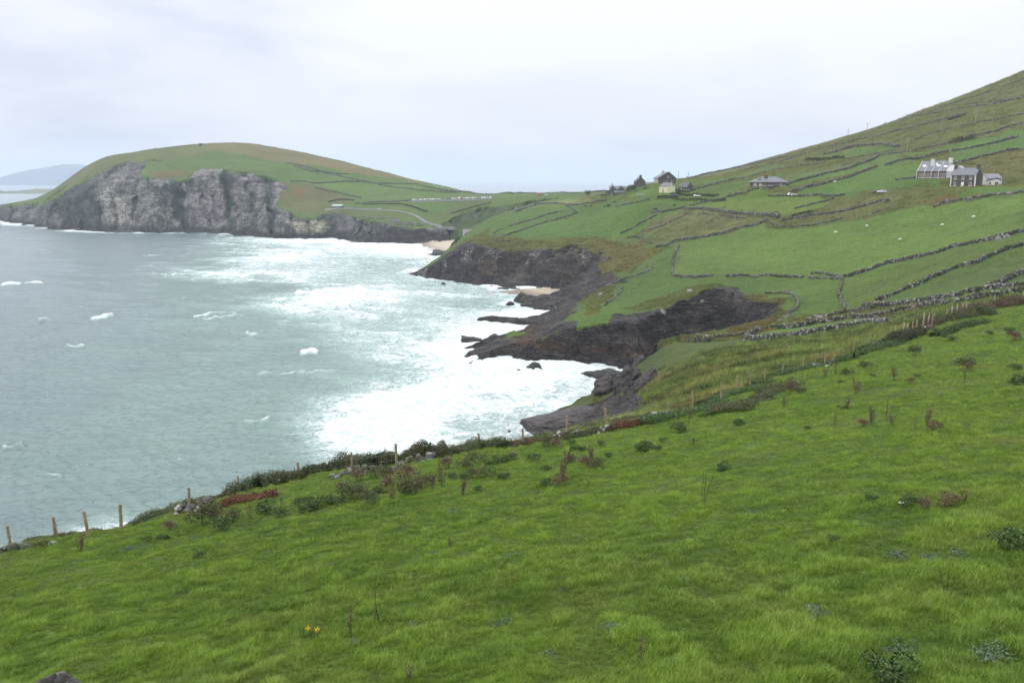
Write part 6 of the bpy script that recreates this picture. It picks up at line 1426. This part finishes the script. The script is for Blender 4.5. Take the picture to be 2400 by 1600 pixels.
cp = [(1150, 'white'), (1185, 'silver'), (1232, 'white'), (1258, 'silver'), (1288, 'white'), (1322, 'silver'), (1358, 'white'), (1390, 'white'), (1428, 'silver'), (1465, 'silver'), (1545, 'grey'), (1588, 'blue'), (1630, 'white'), (1668, 'silver'), (1710, 'white'), (1732, 'red'), (1770, 'silver'), (1805, 'white'), (1838, 'silver'), (1872, 'white'), (1906, 'silver'), (1950, 'grey'), (1990, 'white'), (2020, 'white'), (2052, 'silver'), (2090, 'white')]
for i, (zx, c_) in enumerate(cp):
    px = 750 + zx / 5.227; py = 470.8 - (zx - 1150) / 940 * 5.6
    if c_ == 'red': lab = "only red car in the headland car park row"
    elif c_ == 'blue': lab = "only blue car in the headland car park row"
    elif zx == 1710: lab = "white van beside the red car in the headland car park"
    elif i < 13: lab = "%s car, %s from the left end of the headland car park row" % (c_, ORD[i])
    else: lab = "%s car, %s from the right end of the headland car park row" % (c_, ORD[len(cp) - 1 - i])
    car(px, py, c_, lab, 68 + (i * 37) % 9, 880, 1100, "cars parked in a row on the headland", van=(zx == 1710), lift=.42)
for px, py, c_, lab, yw, dn, dx in [(833, 488.5, 'grey', "grey car parked right of the green roofed hut", 10, 780, 1100), (889, 491, 'silver', "silver car on the headland road below the bank", 0, 780, 1100),
    (1281.5, 459, 'white', "white car on the far road beside the orange van", 5, 700, 1200), (1501, 460, 'silver', "silver car parked below the tall gable house", -4, 400, 900),
    (1581, 460, 'grey', "grey car parked on the road below the yellow cottage", 175, 380, 800), (1634, 462, 'white', "white car on the road below the dark stone cottage", 5, 350, 800),
    (1855, 459.5, 'white', "white car driving between walls below the bungalow", 4, 300, 700), (2066, 453, 'white', "white car on the hill road below the terrace", -176, 300, 600),
    (2054.5, 453.5, 'dark', "black car touching the white car on the hill road", -176, 300, 600), (2344, 434.5, 'green', "pale green car parked beside the white cottage", 10, 330, 500)]:
    car(px, py, c_, lab, yw, dn, dx, "cars on and beside the coast road", lift=.2)
car(1264, 459.5, 'orange', "orange red van on the far road at the head of the ravine", 5, 700, 1200, "cars on and beside the coast road", True, lift=.3)
# caravan
e = place("caravan", 2241, 437, 396, 20, "white touring caravan half hidden behind the stone house", "caravan")
MB().prism([(-2.4, .5), (2.4, .5), (2.5, 1.6), (2.0, 2.6), (-2.0, 2.65), (-2.5, 1.8)], -1.05, 1.05).build("body", paint("caravan_paint", (.78, .78, .78)), e, bevel=.15)
MB().box(-1.6, 1.6, -1.08, -1.052, 1.4, 2.0).build("window", M_GLASS, e)
for y in (-.9, .9): MB().tube((0, y - .1, .33), (0, y + .1, .33), .33, n=12).build("wheel", M_TYRE, e)

# ------------------------------------------------------------------ poles
def pole(px, pyb, h, label, dmin, dmax, cross=True, mat=M_POLE, d=None):
    x, y = cast(px, pyb, dmin, dmax) if d is None else (ray(px, pyb)[0] * d, d)
    e = empty("utility_pole", (x, y, gz(x, y)), 0, label, "utility pole", "poles of the power line")
    MB().tube((0, 0, -1), (0, 0, h), .17, .12).build("pole", mat, e)
    if cross:
        c_ = MB().box(-1.2, 1.2, -.07, .07, h - .55, h - .4).build("crossarm", mat, e)
        for xx in (-1.1, 0, 1.1): MB().tube((xx, 0, h - .4), (xx, 0, h - .12), .07, n=6).build("insulator", M_GREYW, c_)
    return e
for px, py, h, lab in [(1931, 340, 3.4, "half hidden pole top low on the left skyline"), (1987, 326, 8.2, "second skyline pole from the left on the big hill"), (2032, 311, 7.8, "third skyline pole from the left on the big hill"), (2124, 282, 4.6, "rightmost skyline pole on the big hill")]: pole(px, py, h, lab, 500, 900)
pole(2125, 361, 9.6, "tall pale pole in the middle of the hillside fields", 350, 800, True, M_POSTG); pole(2286, 289, 9.2, "tall pale pole on the right of the hillside", 350, 800, True, M_POSTG); pole(2200, 283, 4.0, "short dark pole high on the hillside", 400, 800, False)
pole(1589.5, 425, 9.8, "tallest pole just right of the large gable house", 500, 900, False, d=660); pole(1612.5, 428, 7.6, "pole with a crossarm above the dark stone cottage", 500, 900, True, d=640); pole(1493.5, 446, 5.5, "slim pole in front of the tall narrow gable house", 500, 900, False, d=640)

# ------------------------------------------------------------------ fences
def fence(label, posts, group, pm=M_POST, rad=.075, wires=(.35, .7, 1.05), near=True, dmin=100, dmax=700, mesh=True, wr=.004):
    """posts: (px, py of the foot, height, lean right, lean forward)"""
    X = [tuple(q * .99 for q in cast_near(p[0], p[1], 1.0)) if near else cast(p[0], p[1], dmin, dmax) for p in posts]
    e = empty("post_and_wire_fence", (X[0][0], X[0][1], gz(*X[0])), 0, label, "fence", group); o = e.location; T = []
    for (x, y), p in zip(X, posts):
        z = gz(x, y); h = p[2] + (.25 if near and p[0] > 1600 else 0); lx = p[3] if len(p) > 3 else 0; r_ = rad * (p[5] if len(p) > 5 else 1)
        MB().tube((x - o.x, y - o.y, z - o.z - .3), (x - o.x + lx * h, y - o.y, z - o.z + h), r_, r_ * .88, 9).build("post", pm, e); T.append((x - o.x, y - o.y, z - o.z, lx, h))
    if wires:
        w = MB()
        for a, b in zip(T[:-1], T[1:]):
            for q in wires:
                za, zb = min(q, a[4] * .93), min(q, b[4] * .93); A_ = Vector((a[0] + a[3] * za, a[1], a[2] + za)); B_ = Vector((b[0] + b[3] * zb, b[1], b[2] + zb)); M_ = (A_ + B_) / 2 - Vector((0, 0, .04))
                w.tube(A_, M_, wr, n=3); w.tube(M_, B_, wr, n=3)
            if mesh:
                nseg = max(int((Vector(a[:3]) - Vector(b[:3])).length / .3), 2)
                for k in range(1, nseg):
                    f = k / nseg; c0 = Vector(a[:3]).lerp(Vector(b[:3]), f); w.tube(c0 + Vector((0, 0, .1)), c0 + Vector((0, 0, .80)), wr * .5, n=3)
        w.build("wire", M_WIRE, e)
    return e
FG = "post and wire fences"
fence("wooden post and wire fence along the bottom of the green pasture", [(25, 1277, 1.2, -.05), (135, 1258, 1.05, -.12), (208, 1252, 1.15, -.1), (284, 1240, 1.25, .04, 0, 1.1), (444, 1190, 1.15, .03), (562, 1152, .95, -.06, 0, .7), (700, 1119, .9, -.02), (825, 1101, 1.1, 0, 0, .8), (930, 1090, 1.25, -.03, 0, 1.05), (1128, 1046, 1.15, -.16), (1226, 1035, 1.15, -.03),
    (1328, 1017, 1.35, 0), (1425, 998, 1.2, -.18, 0, 1.15), (1538, 975, .85, -.1, 0, .6), (1623, 961, 1.25, -.02), (1690, 940, 1.3, -.02), (1726, 917, 1.05, .02), (1758, 906, 1.0, 0), (1792, 892, .9, 0), (1833, 881, 1.0, .04), (1882, 866, 1.15, .02), (1933, 856, 1.3, 0), (2001, 828, 1.1, 0), (2036, 813, 1.25, .02), (2060, 806, 1.1, 0), (2086, 798, 1.3, 0), (2114, 788, 1.3, 0), (2138, 780, 1.4, 0), (2163, 775, 1.4, 0), (2184, 766, 1.3, 0)], FG)
fence("pale weathered posts beside the brown thicket at the upper fence corner", [(2100, 757, 1.3), (2120, 752, 1.4), (2129, 750, 1.2), (2150, 746, 1.4), (2165, 743, 1.7, .02, 0, 1.5), (2175, 741, 1.6, .08), (2187, 737, 1.3, .1), (2210, 731, 1.3), (2219, 737, 1.5), (2231, 731, 1.6, 0, 0, 1.8), (2242, 731, 1.6, .03), (2255, 728, 1.5), (2264, 726, 1.5), (2330, 712, 1.5), (2397, 699, 1.2), (2440, 690, 1.4)], FG, M_POSTG, .06)
fence("line of thin white posts above the hollow and spur cliff", [(1441, 718, 1.0), (1444, 719, 1.0), (1449, 719, 1.0), (1488, 716, 1.1), (1513, 711, 1.3), (1559, 695, 1.2), (1587, 686, 1.2), (1619, 676, 1.0), (1635, 676, .8), (1657, 674, 1.1), (1680, 672, 1.1), (1702, 668, 1.0), (1720, 667, 1.5), (1749, 668, 1.4), (1759, 667, 1.3), (1784, 670, 1.2), (1790, 674, 1.6, 0, 0, 1.4), (1812, 676, 1.0), (1835, 682, 1.2), (1857, 689, 1.2)], FG, M_POSTG, .045, None, False)
fence("row of thin posts below the wall at the top of the sheep field", [(1805, 532, 1.1), (1828, 529, 1.1), (1858, 528, 1.1), (1880, 526, 1.1), (1907, 523, 1.4), (1927, 521, 1.4), (1938, 518, 1.1), (1967, 513, 1.1), (1991, 503, 1.2), (2010, 497, 1.2), (2044, 492, 1.1), (2082, 486, 1.6), (2131, 478, 1.2)], FG, M_POSTG, .05, None, False)
fence("few thin posts along the field side of the lower lane wall", [(1987, 726, 1.1), (2000, 724, 1.1), (2102, 712, 1.2), (2130, 711, 1.1), (2166, 703, 1.2), (2195, 700, 1.1), (2348, 680, 1.3), (2378, 671, 1.3)], FG, M_POSTG, .045, None, False)
fence("short dark posts inside the narrow enclosure below the lane", [(2040, 762, 1.0), (2085, 758, 1.1), (2101, 756, 1.2), (2121, 752, 1.0)], FG, M_POLE, .05, None, False, 110, 400)
fence("tiny posts on the grass below the stone house", [(2185, 470, 1.2), (2205, 466, 1.1), (2249, 461, 1.5), (2318, 455, 1.4), (2345, 450, 1.4)], FG, M_POSTG, .05, None, False, 200, 600)
fence("tiny posts along the cliff edge beside the narrow enclosure", [(1849, 762, .9), (1861, 760, .9), (1868, 759, 1.0), (1878, 757, 1.1), (1886, 756, 1.1), (1820, 766, .8), (1805, 768, .8)][::-1], FG, M_POSTG, .04, None, False, 110, 400)

# ------------------------------------------------------------------ animals and people
def limb_body(name, joints, edges, radii, mat, parent=None, sub=1):
    """one continuous skinned body grown over a skeleton; root first"""
    me = bpy.data.meshes.new(name); me.from_pydata(joints, edges, []); me.update(); o = link(name, me, parent)
    s = o.modifiers.new("skin", 'SKIN'); me.skin_vertices or None
    for i, r_ in enumerate(radii):
        me.skin_vertices[0].data[i].radius = (r_, r_); me.skin_vertices[0].data[i].use_root = (i == 0)
    m = o.modifiers.new("round", 'SUBSURF'); m.levels = sub; m.render_levels = sub
    dg = bpy.context.evaluated_depsgraph_get(); ev = o.evaluated_get(dg); m2 = bpy.data.meshes.new_from_object(ev); o.modifiers.clear(); o.data = m2; m2.materials.clear(); m2.materials.append(mat)
    return o
M_WOOL = plain("sheep_wool", (.62, .60, .54), .95, .05, .1, 6, .03); M_SFACE = plain("sheep_face", (.10, .09, .08)); M_COWB = plain("black_hide", (.016, .015, .015), .7, .3, .2, 3); M_COWR = plain("brown_hide", (.10, .045, .025), .7, .3, .2, 3); M_COWG = plain("grey_hide", (.22, .20, .19), .7, .3, .2, 3)
def quad(name, mat, L, H, W, headdown, fat):
    J = [(-.30 * L, 0, .68 * H), (0, 0, .66 * H), (.32 * L, 0, .70 * H), (.50 * L, 0, (.62 if headdown else .98) * H), (.66 * L, 0, (.18 if headdown else 1.0) * H), (.78 * L, 0, (.06 if headdown else .92) * H)]
    R_ = [W * .46 * fat, W * .52 * fat, W * .44 * fat, W * .24, W * .17, W * .10]; E = [(0, 1), (1, 2), (2, 3), (3, 4), (4, 5)]
    for sx, par, y in ((-.34, 0, .24), (-.34, 0, -.24), (.30, 2, .22), (.30, 2, -.22)):
        k = len(J); yy = y * W * 1.3; bk = -.04 * L if par == 0 else 0
        J += [(sx * L, yy, .42 * H), (sx * L + bk, yy, .22 * H), (sx * L, yy, 0)]; R_ += [W * .14, W * .08, W * .07]; E += [(par, k), (k, k + 1), (k + 1, k + 2)]
    k = len(J); J += [(-.47 * L, 0, .62 * H), (-.50 * L, 0, .35 * H)]; R_ += [W * .06, W * .04]; E += [(0, k), (k, k + 1)]
    return limb_body(name, J, E, R_, mat)
def animal(kind, px, py, lab, yaw, mat, dmin=250, dmax=1100, s=1.0, down=True, group=None):
    k = (kind, mat.name, down)
    if k not in _cars:
        _cars[k] = quad(kind, mat, 1.15 if kind == 'sheep' else 2.2, .85 if kind == 'sheep' else 1.45, .5 if kind == 'sheep' else .8, down, 1.25 if kind == 'sheep' else 1.0); o = _cars[k]
        if kind == 'sheep':
            h = limb_body("head", [(.70, 0, .3 if down else .82), (.86, 0, .12 if down else .76)], [(0, 1)], [.10, .06], M_SFACE, o)
    else: o = copy_tree(_cars[k])
    x, y = cast(px, py, dmin, dmax); o.location = (x, y, gz(x, y)); o.rotation_euler = (0, 0, math.radians(yaw)); o.scale = (s,) * 3; return tag(o, lab, kind, group)
SG = "white sheep grazing"
for px, py, lab, yw in [(1959, 547, "leftmost sheep in the large sheep field", 170), (2031, 532, "second sheep from the left in the large sheep field", 20), (2110, 564, "lowest sheep in the large sheep field", 200), (2208, 530, "dirty grey faced sheep right of centre in the sheep field", 10), (2281, 511, "rightmost and highest sheep in the large sheep field", 0)]: animal("sheep", px, py, lab, yw, M_WOOL, 250, 600, 1.3, True, SG)
animal("sheep", 1956, 428, "single sheep by the broad wall in the upper field", 0, M_WOOL, 350, 700, 1.3, True, SG)
for i, (px, py) in enumerate([(1017, 435), (1037, 440), (1053, 445), (1064, 442), (1075, 446), (1099, 451), (1026, 439), (1110, 452)]): animal("sheep", px, py, "tiny white sheep at the right end of the headland, %s from the left" % ORD[[0, 2, 3, 4, 5, 6, 1, 7][i]], 40 * i, M_WOOL, 800, 1400, 1.6, True, SG)
CG = "cattle grazing in the middle fields"
for px, py, lab, yw, m_, dn in [(1360.5, 485, "pale grey cow at the left end of the cattle line", 200, M_COWG, True), (1373, 485.5, "black cow second from the left in the cattle line", 150, M_COWB, True), (1383.5, 485, "brown cow in the cattle line", 20, M_COWR, True), (1417, 485.5, "black cow left of the close pair", 100, M_COWB, True),
    (1423.5, 485, "black cow on the left of the close pair", 250, M_COWB, True), (1428, 485, "black cow on the right of the close pair", 180, M_COWB, False), (1440, 476, "black cow alone above the close pair", 60, M_COWB, True), (1493, 449, "small black cow below the narrow gable house", 60, M_COWB, True), (1511, 444, "black cow grazing under the long low shed", 10, M_COWB, True),
    (1537, 493.5, "black cow standing behind the wall", 185, M_COWB, True), (1580, 483, "black cow alone in the bright field", 240, M_COWB, True), (1441, 459.5, "black cow in front of the old house", 0, M_COWB, True)]: animal("cow", px, py, lab, yw, m_, 380, 950, 1.15, dn, CG)
def person(px, py, lab, shirt, yaw, dmin, dmax, stride=.18, h=1.75):
    x, y = cast(px, py, dmin, dmax); e = empty("person", (x, y, gz(x, y) + .3), math.radians(yaw), lab, "person", "walkers on the headland road and beach")
    k = ("person", shirt)
    J = [(0, 0, .95), (0, 0, 1.15), (0, 0, 1.38), (0, 0, 1.5), (0, 0, 1.60), (0, 0, 1.72), (.02, -.09, .88), (stride * .4, -.10, .5), (stride * .7, -.1, .08), (stride * .7 + .15, -.1, .04), (-.02, .09, .88), (-stride * .2, .10, .5), (-stride, .1, .10), (-stride + .15, .1, .05),
         (0, -.19, 1.38), (-.05, -.24, 1.12), (.06, -.24, .88), (0, .19, 1.38), (.06, .24, 1.12), (.14, .22, .9)]
    E = [(0, 1), (1, 2), (2, 3), (3, 4), (4, 5), (0, 6), (6, 7), (7, 8), (8, 9), (0, 10), (10, 11), (11, 12), (12, 13), (2, 14), (14, 15), (15, 16), (2, 17), (17, 18), (18, 19)]
    R_ = [.14, .13, .15, .06, .095, .09, .09, .065, .045, .04, .09, .065, .045, .04, .06, .045, .035, .06, .045, .035]
    if k in _cars: b = _cars[k].copy(); scene.collection.objects.link(b); b.parent = e
    else: b = _cars[k] = limb_body("body", J, E, R_, shirt, e)
    e.scale = (h / 1.78,) * 3; return e
M_J1 = plain("dark_clothes", (.03, .035, .05)); M_J2 = plain("blue_jacket", (.04, .07, .16)); M_J3 = plain("white_jacket", (.7, .7, .7))
for px, py, lab, m_ in [(982.5, 513, "left walker in dark clothes of the three on the road bend", M_J1), (985.7, 513, "middle walker in dark clothes of the three on the road bend", M_J2), (988.2, 512.5, "right walker in dark clothes of the three on the road bend", M_J1), (1000.6, 525.5, "first dark figure on the steep road above the beach", M_J1), (1003.4, 526, "second dark figure on the steep road above the beach", M_J2), (1006.2, 526, "third dark figure on the steep road above the beach", M_J1), (948, 500, "lone dark walker on the straight part of the headland road", M_J1), (1068.5, 487, "figure in white standing on the brow of the ravine", M_J3)]: person(px, py, lab, m_, 30, 750, 1000)
person(1059.5, 586, "dark clothed person on the far beach by the rocks", M_J1, 0, 620, 900)
# white litter / plastic in the pasture
x, y = cast_near(2114, 1188); e = link("plastic_scrap", rock_mesh("plastic_scrap", .085, .04, .03, M_FRAME, 9, rough=.1), None, (x, y, gz(x, y) + .12)); tag(e, "small white scrap of plastic lying in the grass", "litter")
